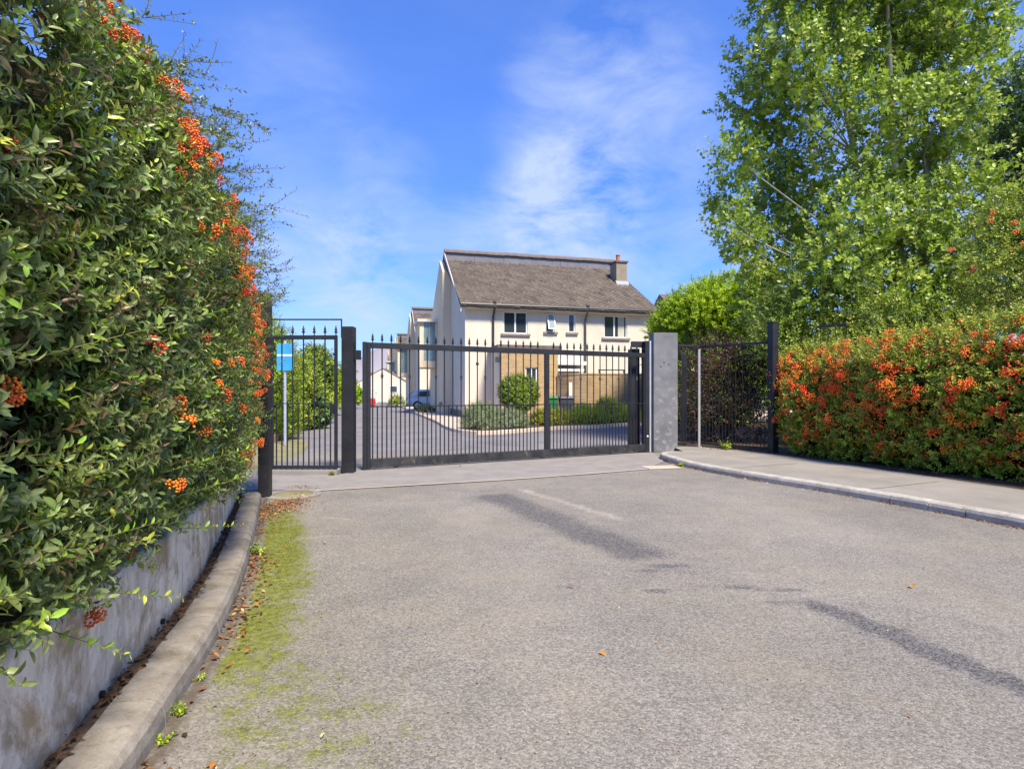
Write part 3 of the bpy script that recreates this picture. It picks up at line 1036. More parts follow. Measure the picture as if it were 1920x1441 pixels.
def railing(a, c, z0, z1, zm, n, label, skip_dog=False):
    a, c = np.array(a), np.array(c)
    ll = np.linalg.norm(c - a)
    r = thing('railing', label, 'railing', (a[0], a[1], 0), math.atan2(c[1] - a[1], c[0] - a[0]), 'railings of the right hand side')
    MB().box(0, ll, -.02, .02, z1 - .05, z1).build('top_rail', 'black_iron', r, .003)
    MB().box(0, ll, -.02, .02, z0, z0 + .045).build('bottom_rail', 'black_iron', r, .003)
    MB().box(0, ll, -.011, .011, zm, zm + .014).build('middle_rail', 'black_iron', r)
    tm, dm = bar_mesh(z0 + .045, z1 - .051, .008), bar_mesh(z0 + .045, zm - .001, .008)
    for k in range(n):
        o = link('bar', tm, r)
        o.location = (ll * (k + .5) / n, 0, 0)
        if not skip_dog:
            o = link('dog_bar', dm, r)
            o.location = (ll * (k + 1) / n - .001, 0, 0)
    return r


railing((3.80, 13.25), (4.34, 13.2), .17, 2.48, 1.33, 4, 'short black railing panel between the concrete pillar and the pale fence post')
railing((4.37, 13.17), (5.40, 11.95), .17, 2.45, 1.33, 10, 'black railing panel overgrown by twigs beside the thick dark post')
railing((6.25, 11.6), (6.62, 11.2), .3, 2.74, 1.6, 4, 'tall black railing showing just above the berry hedge')
o = MB().box(-.024, .024, -.024, .024, .1, 2.36).build('fence_post', 'pale_steel', None, .003)
o.location = (4.30, 13.02, 0)
tag(o, 'slim pale galvanised fence post where the railing bends', 'post')
o = MB().box(-.05, .05, -.05, .05, .1, 2.3).build('fence_post', 'black_iron', None, .004)
o.location = (4.13, 13.6, 0)
tag(o, 'dark fence post behind the short railing beside the concrete pillar', 'post')
fp = thing('fence_post', 'thick black fence post at the near end of the berry hedge', 'post', (5.46, 11.85, .1), R(20))
MB().box(-.075, .075, -.075, .075, -.05, 2.72).build('shaft', 'black_iron', fp, .005)
MB().box(-.082, .082, -.082, .082, 2.72, 2.74).build('cap', 'black_iron', fp, .003)


# ------------------------------------------------------------------ houses
def wall_grid(mb, x0, x1, z0, z1, y0, y1, holes):
    xs_ = sorted({x0, x1, *[h[0] for h in holes], *[h[1] for h in holes]})
    zs_ = sorted({z0, z1, *[h[2] for h in holes], *[h[3] for h in holes]})
    for a, c in zip(xs_[:-1], xs_[1:]):
        run = None
        for e, g in zip(zs_[:-1], zs_[1:]):
            hole = any(h[0] <= a + 1e-6 and h[1] >= c - 1e-6 and h[2] <= e + 1e-6 and h[3] >= g - 1e-6 for h in holes)
            if not hole:
                run = (run[0], g) if run else (e, g)
            if hole or g == zs_[-1]:
                if run:
                    mb.box(a, c, y0, y1, run[0], run[1])
                run = None


def window(parent, x0, x1, z0, z1, y, splits, glass='window_glass', open_pane=None, curtain=None, sill=True, fw=.06):
    f = MB()
    f.box(x0 + .002, x1 - .002, y + .06, y + .12, z0 + .002, z0 + fw).box(x0 + .002, x1 - .002, y + .06, y + .12, z1 - fw, z1 - .002)
    f.box(x0 + .002, x0 + fw, y + .06, y + .12, z0 + fw, z1 - fw).box(x1 - fw, x1 - .002, y + .06, y + .12, z0 + fw, z1 - fw)
    cuts = [x0 + fw] + [x0 + (x1 - x0) * s_ for s_ in splits] + [x1 - fw]
    for s_ in cuts[1:-1]:
        f.box(s_ - .04, s_ + .04, y + .05, y + .12, z0 + fw, z1 - fw)
    wn = f.build('window', 'white_plastic', parent)
    for k, (a, c) in enumerate(zip(cuts[:-1], cuts[1:])):
        a2, c2 = a + (.04 if k else 0), c - (.04 if k < len(cuts) - 2 else 0)
        p = MB().box(a2 + .002, c2 - .002, y + .085, y + .10, z0 + fw, z1 - fw).build('pane', glass, wn)
    if curtain:
        mc = MB()
        for k in range(5):
            a = curtain[0] + (curtain[1] - curtain[0]) * k / 5
            mc.box(a, a + (curtain[1] - curtain[0]) / 5 - .01, y + .078, y + .082, z0 + fw + .005, z1 - fw - .005)
        mc.build('curtain', 'curtain_cloth', wn)
    if open_pane:
        a, c = open_pane
        h = z1 - z0 - 2 * fw
        o = MB().box(a, a + .05, -.03, 0, -h, 0).box(c - .05, c, -.03, 0, -h, 0).box(a + .05, c - .05, -.03, 0, -h, -h + .05).box(a + .05, c - .05, -.03, 0, -.05, 0).build('casement', 'white_plastic', wn)
        o.location = (0, y + .05, z1 - fw)
        o.rotation_euler = (R(-20), 0, 0)
        o = MB().box(a + .05, c - .05, -.02, -.012, -h + .05, -.05).build('pane', 'pale_glass', wn)
        o.location = (0, y + .05, z1 - fw)
        o.rotation_euler = (R(-20), 0, 0)
    if sill:
        MB().box(x0 - .14, x1 + .14, y - .10, y + .058, z0 - .10, z0 - .002).build('sill', 'sill_stone', wn)
    return wn


W, DPT, EV, RB, RT = 10.26, 11.0, 5.75, 9.0, 9.68
YR = 5.5


def house(label):
    h = thing('house', label, 'house', (-2.32, 28.0, 0), ROT, 'cream houses in a row along the estate road')
    # walls
    wb = MB()
    wins = [(1.95, 3.21, 4.30, 5.42), (4.20, 4.68, 4.44, 5.42), (5.42, 5.80, 4.44, 5.42), (7.42, 8.75, 4.22, 5.40)]
    wall_grid(wb, .25, W - .25, 0, EV - .02, 0, .25, wins)
    for xa, xb in ((0, .25), (W - .25, W)):
        wb.prism([(0, 0), (DPT, 0), (DPT, EV), (YR + .1, RT - .14), (YR + .0, RB - .06), (0, EV - .03)], lambda p, q_, t: (t, p, q_), xa, xb)
    wb.box(.25, W - .25, DPT - .25, DPT - .002, 0, EV)
    wb.build('wall', 'cream_render', h)
    MB().box(.3, W - .3, .6, .7, 3.9, 5.6).build('room_shade', 'dark_room', h)
    MB().box(-.03, -.002, -.03, 4.7, 0, .42).build('plinth', 'pipe_grey', h)
    # windows on the front
    window(h, *wins[0], 0, [.5])
    window(h, *wins[1], 0, [], open_pane=(4.26, 4.66))
    window(h, *wins[2], 0, [])
    window(h, *wins[3], 0, [.45], curtain=(8.25, 8.62))
    # roof: slab, real tile courses, ridge tiles
    sl = (RB - EV) / YR
    rp = MB()
    ov = .28
    rp.prism([(-.42, EV - .42 * sl - .02 + .08), (YR, RB - .02), (YR, RB - .14), (-.42, EV - .42 * sl - .12 + .08)], lambda p, q_, t: (t, p, q_), -ov, W + ov)
    rp.prism([(YR + .1, RT - .02), (DPT + .4, EV - .25), (DPT + .4, EV - .37), (YR + .1, RT - .14)], lambda p, q_, t: (t, p, q_), -ov, W + ov)
    roof = rp.build('roof', 'roof_tile', h)
    nc, npn, seg = 24, 36, 6
    xsx = np.linspace(-ov - .01, W + ov + .01, npn * seg + 1)
    ph = (np.arange(npn * seg + 1) % seg) / seg
    wave = .052 * np.clip(np.sin(ph * 2 * np.pi), -.25, 1)
    tv, tf, tt = [], [], []
    n1 = len(xsx)
    for c_ in range(nc):
        ya = -.47 + (YR + .47) * c_ / nc
        yb = -.47 + (YR + .47) * (c_ + 1.08) / nc
        if c_ == nc - 1:
            yb = YR
        jit = np.repeat(rng.normal(0, .006, npn + 1), seg)[:n1]
        ct = np.repeat(np.clip(rng.normal(.55, .20, npn + 1), 0, 1), seg)[:n1]
        tt.append(np.concatenate([ct * 0, ct * .75, ct]))  # shade line between courses painted into the tint, darkest at each butt's foot
        for yy, lift in ((ya, .002), (ya, .100), (yb, .022)):
            tv.append(np.column_stack([xsx, np.full(n1, yy) + (jit if lift != .022 else 0), EV + .08 + yy * sl + lift + wave * (1 if lift > .01 else .2)]))
        o_ = c_ * 3 * n1
        for r_ in range(2):
            i0 = np.arange(n1 - 1) + o_ + r_ * n1
            tf.append(np.column_stack([i0, i0 + 1, i0 + 1 + n1, i0 + n1]))
    tm = np_mesh('tile_course', np.vstack(tv), np.vstack(tf), 'tile_clay', np.concatenate(tt))
    tag(link('tile_courses', tm, roof), kind='stuff')
    # slate band under the ridge and ridge tiles
    for k in range(6):
        a = -ov + (W + 2 * ov) * k / 6
        MB().box(a + .006, a + (W + 2 * ov) / 6 - .006, YR + .002 * (k % 2), YR + .09, RB - .02, RT - .14).build('slate_panel', 'slate', roof)
    rt_ = MB().prism([(-.17, -.10), (-.14, .03), (-.06, .11), (.06, .11), (.14, .03), (.17, -.10)], lambda p, q_, t: (t, p, q_), 0, .452).mesh('ridge_tile', 'ridge_stone')
    for k in range(24):
        o = link('ridge_tile', rt_, roof)
        o.location = (-ov + .452 * k, YR + .06, RT - .03 + random.uniform(-.012, .012))
        o.rotation_euler = (0, random.uniform(-.012, .012), 0)
    # barge board, fascia, gutter, downpipes
    MB().prism([(-.40, EV - .30), (YR + .05, RT - .12), (YR + .05, RT - .34), (-.40, EV - .52 + .04)], lambda p, q_, t: (t, p, q_), -ov - .01, -ov + .03).build('barge_board', 'fascia_white', h)
    MB().box(-ov, W + ov, -.36, -.32, EV - .30, EV - .10).box(-ov, W + ov, -.318, .0, EV - .30, EV - .27).build('fascia', 'fascia_white', h)
    MB().tube([(-ov, -.42, EV - .10), (W + ov, -.42, EV - .10)], .075, 8).build('gutter', 'dark_plastic', h)
    for xp, zb in ((1.41, 1.0), (6.33, 0.1)):
        MB().tube([(xp, -.42, EV - .12), (xp, -.36, EV - .34), (xp, -.08, EV - .62), (xp, -.07, zb)], .055, 8).build('downpipe', 'dark_plastic' if xp < 3 else 'pipe_grey', h)
        MB().lathe([(.05, -.05), (.09, -.02), (.10, .08), (.07, .12)], 8, c=(xp, -.43, EV - .02)).build('hopper', 'pipe_grey', h)
    # chimney
    ch = MB().box(9.60, 10.28, 3.15, 4.05, 7.0, 9.02).build('chimney', 'chimney_render', h)
    MB().box(9.53, 10.35, 3.08, 4.12, 9.022, 9.11).build('chimney_cap', 'ridge_stone', ch)
    MB().lathe([(.14, 9.112), (.125, 9.22), (.11, 9.45), (.14, 9.49), (.13, 9.54), (.09, 9.55)], 12, c=(9.86, 3.5, 0)).build('chimney_pot', 'terracotta', ch)
    MB().hexa([(9.54, 2.98, 7.4), (10.34, 2.98, 7.4), (10.34, 3.149, 7.5), (9.54, 3.149, 7.5)], [(9.54, 2.98, 7.70), (10.34, 2.98, 7.70), (10.34, 3.149, 7.92), (9.54, 3.149, 7.92)]).build('flashing', 'lead', ch)
    # projecting bay on the street gable
    MB().prism([(4.75, 0), (DPT - .01, 0), (DPT - .01, EV), (YR + .5, RT - .55), (4.75, 8.25)], lambda p, q_, t: (t, p, q_), -.48, -.003).build('pier', 'warm_render', h)
    orl = MB().box(-1.55, -.482, 7.2, 7.3, 2.85, 3.25).box(-1.55, -1.30, 7.2, 7.3, 3.25, 5.62).box(-.60, -.482, 7.2, 7.3, 3.25, 5.62).box(-1.55, -.482, 7.3, 9.8, 2.85, 5.62).build('oriel', 'warm_render', h)
    MB().box(-1.70, -.482, 7.0, 9.9, 5.622, 5.80).build('oriel_roof', 'fascia_white', orl)
    MB().box(-1.298, -.955, 7.235, 7.26, 3.27, 5.60).build('pane', 'pale_glass', orl)
    MB().box(-.94, -.602, 7.225, 7.25, 3.27, 5.60).build('pane', 'pale_glass', orl)
    MB().box(-.953, -.942, 7.2, 7.28, 3.25, 5.618).build('mullion', 'white_plastic', orl)
    MB().box(-.62, -.4821, 4.90, 5.4, .55, .75).build('wall_lamp', 'sill_stone', h)
    # brick lean-to
    exw = (2.53, 3.12, 1.55, 2.52)
    eb = MB()
    wall_grid(eb, 1.312, 4.15, 0, 3.36, -2.0, -1.78, [exw])
    eb.box(3.93, 4.15, -1.78, -.002, 0, 3.36)
    lean = eb.build('brick_porch', 'yellow_brick', h)
    MB().box(1.312, 1.53, -1.778, -.002, 0, 3.36).build('porch_side_wall', 'cream_render', lean)
    MB().box(1.16, 4.30, -2.14, -.003, 3.362, 3.56).build('porch_roof', 'ridge_stone', lean)
    wn = window(lean, *exw, -2.0, [.5], sill=False)
    MB().box(1.6, 3.9, -1.6, -1.5, .1, 3.2).build('room_shade', 'dark_room', lean)
    MB().box(1.13, 1.30, -1.95, -1.70, 2.75, 3.0).build('wall_lamp', 'pipe_grey', lean)
    # white canopy beside it
    MB().box(4.16, 6.1, -.9, -.003, 2.72, 2.90).box(4.16, 5.95, -.85, -.004, 2.40, 2.52).build('canopy', 'white_plastic', h)
    MB().box(4.16, 5.75, -.70, -.10, .1, 2.39).build('canopy_screen', 'fascia_white', h)
    return h


H1 = house('nearest cream rendered house with the brick porch facing the gate')
for k, (t, lb) in enumerate(((23.5, 'second cream house of the row, partly hidden behind the nearest one'), (50.0, 'third cream house of the row, small beyond the parked car'), (76.0, 'farthest cream house of the row, next to the low gabled house'))):
    c = copy_tree(H1)
    c.location = (-2.32 + D1[0] * t, 28 + D1[1] * t, 0)
    c['label'] = lb

# curved yellow brick garden wall with its coping
cp = Path([(2.15, 27.0), (2.75, 26.35), (3.6, 26.05), (4.8, 26.2), (6.4, 26.6), (9.5, 27.4)])
gw = thing('curved_wall', 'curved yellow brick garden wall beside the brick porch', 'wall', (0, 0, 0))
sweep(cp, 0, cp.len, [(0, 0), (0, 2.15), (.22, 2.15), (.22, 0)], 40, 1).build('brickwork', 'yellow_brick', gw)
sweep(cp, 0, cp.len, [(-.02, 2.152), (-.02, 2.225), (.24, 2.225), (.24, 2.152)], 40, 1).build('coping', 'edging_brick', gw)
hr = thing('hand_rail', 'thin dark rail on two short brackets on top of the curved brick wall', 'rail', (4.0, 26.25, 2.22), R(8))
MB().tube([(0, 0, .16), (1.3, 0, .16)], .03, 6).build('bar', 'pipe_grey', hr)
MB().box(.02, .10, -.03, .03, .0, .17).box(1.2, 1.26, -.02, .02, .0, .17).build('bracket', 'pipe_grey', hr)
o = MB().box(-.07, .07, -.06, .06, 0, 1.75).build('marker_post', 'white_plastic', None, .01)
o.location = (2.70, 26.15, .05)
tag(o, 'white square post against the curved brick wall behind the grey bin', 'post')

# planting bed and pavement by the houses
be = [(-.98, 18.3), (-.2, 18.9), (.9, 20.1), (1.9, 21.1), (3.3, 21.7), (5.2, 23.6), (9, 24.6), (12, 26)]
bc = [(-2.9 + D1[0] * t, 23.2 + D1[1] * t) for t in (95, 40, 20, 8, 2)] + [(-2.75, 22.2), (-2.2, 20.2), (-1.65, 18.9)]
edge = Path(bc + be, .3)
m = MB()
nE = 110
qs = np.linspace(0, edge.len, nE)
e_in = edge.off(qs, np.full(nE, .16))
pts = [(p[0], p[1]) for p in e_in] + [(20, 34), (-2.9 + D1[0] * 95 + 20, 23.2 + D1[1] * 95)]
m.add([(p[0], p[1], .085) for p in pts], [tuple(range(len(pts)))])
tag(m.build('house_pavement', 'pink_paving'), kind='structure')
tag(sweep(edge, 0, edge.len, [(0, -.03), (.02, .08), (.05, .10), (.155, .10), (.155, -.03)], 140, 1).build('estate_kerb', 'pink_paving'), kind='structure')
m = MB()
bp = [edge.off(s_, .35) for s_ in np.linspace(float(np.interp(18.9, edge.p[::-1, 1][-1:], [0])) if False else edge.len - 17, edge.len - 3, 24)]
pts = [(p[0], p[1]) for p in bp] + [(7.5, 26.3), (4.8, 25.9), (2.4, 25.6), (.6, 25.3), (-.8, 24.5)]
m.add([(p[0], p[1], .10) for p in pts], [tuple(range(len(pts)))])
tag(m.build('flower_bed', 'earth'), kind='structure')

# left edge of the estate road: brick edging, verge
ed = thing('brick_edging', 'low orange brick edging along the green bank past the narrow gate', 'edging', (0, 0, 0))
brk = MB().box(0, .43, -.07, .07, -.02, .2).mesh('brick', 'edging_brick')
for k in range(60):
    p = le - D1 * 4.2 + D1 * .45 * k - D2 * .1
    o = link('brick', brk, ed)
    o.location = (p[0], p[1], .0)
    o.rotation_euler = (0, 0, math.atan2(D1[1], D1[0]) + random.uniform(-.02, .02))
    o.scale = (1, 1, random.uniform(.9, 1.15))
m = MB()
a, c = le - D1 * 9, le + D1 * 95
vg = [a + D2 * 1.1, le - D1 * 4 + D2 * .9, le + D1 * 1 - D2 * .02, c - D2 * .02, c - D2 * 60, a - D2 * 60]
m.add([(p[0], p[1], -.012 + .02 * (k > 2)) for k, p in enumerate(vg)], [tuple(range(len(vg)))])
tag(m.build('verge', 'mossy_gravel'), kind='structure')

# low gabled house at the road's end, farther roof behind the trees, hill
lh = thing('low_house', 'low cream gabled house at the far end of the estate road', 'house', (-19.6, 72, 0), ROT * .3)
MB().prism([(0, 0), (6.2, 0), (6.2, 2.4), (3.1, 4.2), (0, 2.4)], lambda p, q_, t: (p, t, q_), 0, 9).build('wall', 'cream_render', lh)
MB().prism([(-.15, 2.33), (3.1, 4.24), (6.35, 2.33), (6.35, 2.43), (3.1, 4.35), (-.15, 2.43)], lambda p, q_, t: (p, t, q_), .02, 9.2).build('roof', 'ridge_stone', lh)
MB().box(1.0, 2.3, -.06, -.004, .1, 1.7).build('garage_door', 'fascia_white', lh)
f_ = MB().box(4.0, 5.0, -.06, -.004, 1.2, 2.1).build('window', 'white_plastic', lh)
MB().box(4.08, 4.92, -.075, -.062, 1.28, 2.02).build('pane', 'window_glass', f_)
MB().box(.6, 1.2, 3, 3.6, 2.7, 3.9).build('chimney', 'terracotta', lh)
dh = thing('far_house', 'brown roofed house peeping over the lime green bush', 'house', (12.4, 40, 0), R(10))
MB().box(0, 9, 0, 8, 0, 6.2).build('wall', 'cream_render', dh)
MB().prism([(-.4, 6.0), (8.4, 6.0), (4, 8.9)], lambda p, q_, t: (t, p, q_), -.3, 9.3).build('roof', 'roof_tile', dh)
hx = np.linspace(-420, 500, 160)
hz = 25 * np.exp(-((hx + 92) / 27) ** 2) + 7 * np.exp(-((hx + 150) / 40) ** 2) + 8 + 3 * fbm(hx * .02, hx * 0)
vs = np.vstack([np.column_stack([hx, hx * 0 + 330, hx * 0 - 2]), np.column_stack([hx, hx * 0 + 420, hz]), np.column_stack([hx, hx * 0 + 520, hx * 0 - 2])])
m = MB().add(vs, [(r * 160 + k, r * 160 + k + 1, (r + 1) * 160 + k + 1, (r + 1) * 160 + k) for r in (0, 1) for k in range(159)])
tag(m.build('hill', 'hill_haze', smooth=True), kind='structure')  # hill drawn for the grey-lilac patch behind the gate, haze in its colour


# ------------------------------------------------------------------ car, bins, sign, lamp post, barrel
def loft(mb, secs):
    """secs: list of rings (same count)"""
    n = len(secs[0])
    vs = [p for s_ in secs for p in s_]
    fs = [(i * n + k, i * n + (k + 1) % n, (i + 1) * n + (k + 1) % n, (i + 1) * n + k) for i in range(len(secs) - 1) for k in range(n)]
    fs += [tuple(range(n))[::-1], tuple(range((len(secs) - 1) * n, len(secs) * n))]
    return mb.add(vs, fs)


car = thing('parked_car', 'silver hatchback parked nose in beside the nearest house', 'car', (-7.45, 40.3, .085), ROT - R(7))
sec = []
for x_, hw, zb, zt in ((0, .70, .40, .72), (.06, .80, .30, .92), (.5, .86, .24, .96), (1.6, .87, .22, .95), (2.7, .87, .22, .92), (3.5, .84, .24, .82), (3.95, .76, .28, .70), (4.08, .62, .36, .6)):
    sec.append([(x_, -hw * .93, zb), (x_, -hw, zb + (zt - zb) * .45), (x_, -hw * .93, zt), (x_, 0, zt + .02), (x_, hw * .93, zt), (x_, hw, zb + (zt - zb) * .45), (x_, hw * .93, zb), (x_, 0, zb - .02)])
loft(MB(), sec).build('body', 'car_paint', car, smooth=True)
sec = []
for x_, hw, zt in ((.12, .74, .95), (.55, .66, 1.34), (.95, .63, 1.43), (1.9, .62, 1.45), (2.35, .63, 1.38), (3.05, .70, .90)):
    sec.append([(x_, -.80, .88), (x_, -hw, max(.89, zt - .07)), (x_, -hw * .8, zt), (x_, hw * .8, zt), (x_, hw, max(.89, zt - .07)), (x_, .80, .88)])
cb_ = loft(MB(), sec).build('cabin', 'car_paint', car, smooth=True)
for sgn in (-1, 1):
    for (xa, xb, za, zb) in ((.78, 1.52, 1.27, 1.33), (1.60, 2.42, 1.33, 1.24)):
        yb_, yt_ = sgn * .808, sgn * .665
        vs = [(xa - .06 if xa < 1 else xa, yb_, .96), (xb + (.3 if xb > 2 else 0), yb_, .96), (xb, yt_, zb), (xa + .1 if xa < 1 else xa, yt_, za)]
        q_ = [Vector(p) for p in vs]
        off_ = Vector((0, sgn * .02, .005))
        MB().hexa(q_, [p + off_ for p in q_]).build('side_window', 'car_glass', car)
    MB().box(-.02, .16, sgn * .60 - .12, sgn * .60 + .12, .66, .86).build('tail_light', 'red_lamp', car, .02)
    MB().hexa([(2.5, sgn * .84, .93), (2.66, sgn * .84, .93), (2.66, sgn * .98, .95), (2.5, sgn * .98, .95)], [(2.5, sgn * .84, 1.03), (2.62, sgn * .84, 1.03), (2.62, sgn * .98, 1.04), (2.5, sgn * .98, 1.04)]).build('wing_mirror', 'car_paint', car)
    for x_ in (.75, 3.25):
        wh = MB().lathe([(.20, -.09), (.30, -.10), (.315, -.06), (.315, .06), (.30, .10), (.20, .09)], 20, axis='y', c=(x_, sgn * .80, .315)).build('wheel', 'tyre', car, smooth=True)
        MB().lathe([(.19, -.105), (.19, .105), (.05, .112)], 12, axis='y', c=(x_, sgn * .80, .315)).build('rim', 'alloy', wh)
q_ = [Vector(p) for p in ((.10, -.62, .99), (.10, .62, .99), (.47, .54, 1.30), (.47, -.54, 1.30))]
MB().hexa(q_, [p + Vector((-.03, 0, .02)) for p in q_]).build('rear_window', 'car_glass', car)
MB().box(-.03, .0, -.26, .26, .48, .60).build('number_plate', 'sign_white', car)
MB().box(-.05, .12, -.74, .74, .30, .44).build('bumper', 'pipe_grey', car, .02)


def bin_(label, mat, p, rz):
    bn = thing('wheelie_bin', label, 'bin', p, rz, 'wheelie bins by the brick porch')
    MB().hexa([(-.20, -.24, .06), (.20, -.24, .06), (.20, .22, .06), (-.20, .22, .06)], [(-.27, -.34, .98), (.27, -.34, .98), (.27, .32, .98), (-.27, .32, .98)]).build('body', mat, bn, .02)
    MB().hexa([(-.30, -.38, .98), (.30, -.38, .98), (.30, .36, .98), (-.30, .36, .98)], [(-.26, -.34, 1.05), (.26, -.34, 1.05), (.26, .34, 1.09), (-.26, .34, 1.09)]).build('lid', mat, bn, .015)
    MB().tube([(-.24, .40, 1.0), (.24, .40, 1.0)], .02, 6).build('handle', mat, bn)
    for sx_ in (-1, 1):
        MB().lathe([(.10, -.03), (.10, .03)], 12, axis='x', c=(sx_ * .25, .26, .10)).build('wheel', 'tyre', bn)
    return bn


bin_('dark grey wheelie bin standing before the curved brick wall', 'bin_grey', (2.42, 25.3, .10), R(4)).scale = (1.15, 1, 1)
bin_('green wheelie bin half hidden behind the middle upright of the gate', 'bin_green', (1.78, 25.4, .10), R(-6))

sg = thing('sign_board', 'small blue sign with a white band on a post behind the narrow gate', 'sign', (at(535, 700, 14.6)[0], 14.6, 0), R(6))
MB().box(-.21, .21, -.012, .012, 1.93, 2.62).build('panel', 'sign_blue', sg)
MB().box(-.20, .20, -.019, -.014, 2.30, 2.345).build('white_band', 'sign_white', sg)
MB().tube([(-.02, .05, 0), (-.02, .05, 2.7)], .035, 8).build('post', 'galvanised', sg)
p = at(612, 760, 30)
lpst = thing('lamp_post', 'slim grey lamp post among the bushes by the estate road', 'lamp post', (p[0], 30, 0))
MB().tube([(0, 0, 0), (0, 0, .8)], .06, 8).tube([(0, 0, .8), (0, 0, 2.9)], [.045, .035], 8).build('column', 'galvanised', lpst)
MB().box(-.06, .06, -.12, .06, 2.9, 3.0).build('lantern', 'galvanised', lpst, .01)
p = at(698, 752, 54)
bl = thing('red_barrel', 'red plastic barrel at the far end of the estate road', 'barrel', (p[0], 54, 0.0), 0)
MB().lathe([(.24, 0), (.28, .06), (.29, .2), (.27, .22), (.29, .24), (.29, .45), (.27, .47), (.29, .5), (.28, .66), (.24, .70)], 16).build('drum', 'red_plastic', bl)
MB().lathe([(.23, .702), (.25, .72), (.001, .73)], 16).build('lid', 'red_plastic', bl)
p = at(687, 735, 62)
for k in range(2):
    o = MB().lathe([(.06, 0), (.05, 1.1), (.16, 1.2), (.17, 1.45), (.10, 1.55)], 10).build('bollard_light', 'sign_white')
    o.location = (p[0] - .35 * 0 + k * .0 - .1, 62 + k * 5, .0)
    tag(o, ('nearer' if k == 0 else 'farther') + ' white bollard lamp at the end of the estate road', 'bollard', 'white bollard lamps')


# ------------------------------------------------------------------ planting
def plant(name, label, cat_, base, lv, stem=None, mat='sunny_leaf', tpl=LEAF_LO, group=None, twig='twig', leafname='foliage', trunk=None, rad=.004):
    r = thing(name, label, cat_, tuple(base), 0, group)
    o = link(leafname, leaf_mesh(leafname, lv, mat, tpl, base), r)
    tag(o, kind='stuff')
    if stem is not None:
        rr = np.broadcast_to(np.linspace(rad, rad * .35, stem.shape[1])[None], stem.shape[:2])
        tag(link('twigs', stem_mesh('twigs', stem, rr, twig, base), r), kind='stuff')
    if trunk is not None:
        o = trunk
        o.parent = r
        o.location = -Vector(tuple(base))
    return r


def ellipsoid_sprigs(cs, rads, dens, nleaf, ln, L, tint, shell=.55, up=.35, wr=.42, squash=(1, 1, 1), bias=(0, 0, .25), seed=0):
    """leafy twigs spread through a set of ellipsoidal clumps, more of them outside"""
    B, D = [], []
    for c_, r_ in zip(cs, rads):
        n = max(6, int(dens * r_ ** 2))
        d = nrm(rng.normal(0, 1, (n, 3)))
        rr = shell + (1 - shell) * rng.uniform(0, 1, n) ** .6
        lump = .82 + .36 * vnoise(d[:, 0] * 2.2 + c_[0], d[:, 2] * 2.2 + c_[2] + d[:, 1], seed)
        B.append(np.array(c_) + d * (rr * lump * r_)[:, None] * np.array(squash))
        D.append(nrm(d + rng.normal(0, .5, (n, 3)) + np.array(bias)))
    B, D = np.vstack(B), np.vstack(D)
    return sprigs(B, D, rng.uniform(ln[0], ln[1], len(B)), nleaf, L, wr, up, tint=tint, outward=D)


# ---- left hedge
HB = np.array([-2.9, 3.5, .5])
HTOP = lambda s_: np.interp(s_, [S_POST - .4, S_POST + .3, S_POST + 1.3, S_POST + 2.6, S_POST + 4.5, 20], [2.2, 2.55, 2.95, 3.15, 3.25, 3.3])
SMAX = S_POST + 6.9


def hedge_face(s_, h):
    """offset of the clipped face from the kerb line (negative = behind it)"""
    bul = .10 * np.sin(np.clip((h - .4) / 2.8, 0, 1) * math.pi) + .16 * (fbm(s_ * 1.1, h * 1.1, 5) - .5) + .10 * (fbm(s_ * 3.1, h * 3.1, 7) - .5)
    endr = sstep(S_POST + .0, S_POST + .45, s_)
    hh = HTOP(s_)
    topr = np.clip((h - (hh - .55)) / .55, 0, 1) ** 2 * .40
    return -.20 + bul - topr - (1 - endr) * .03


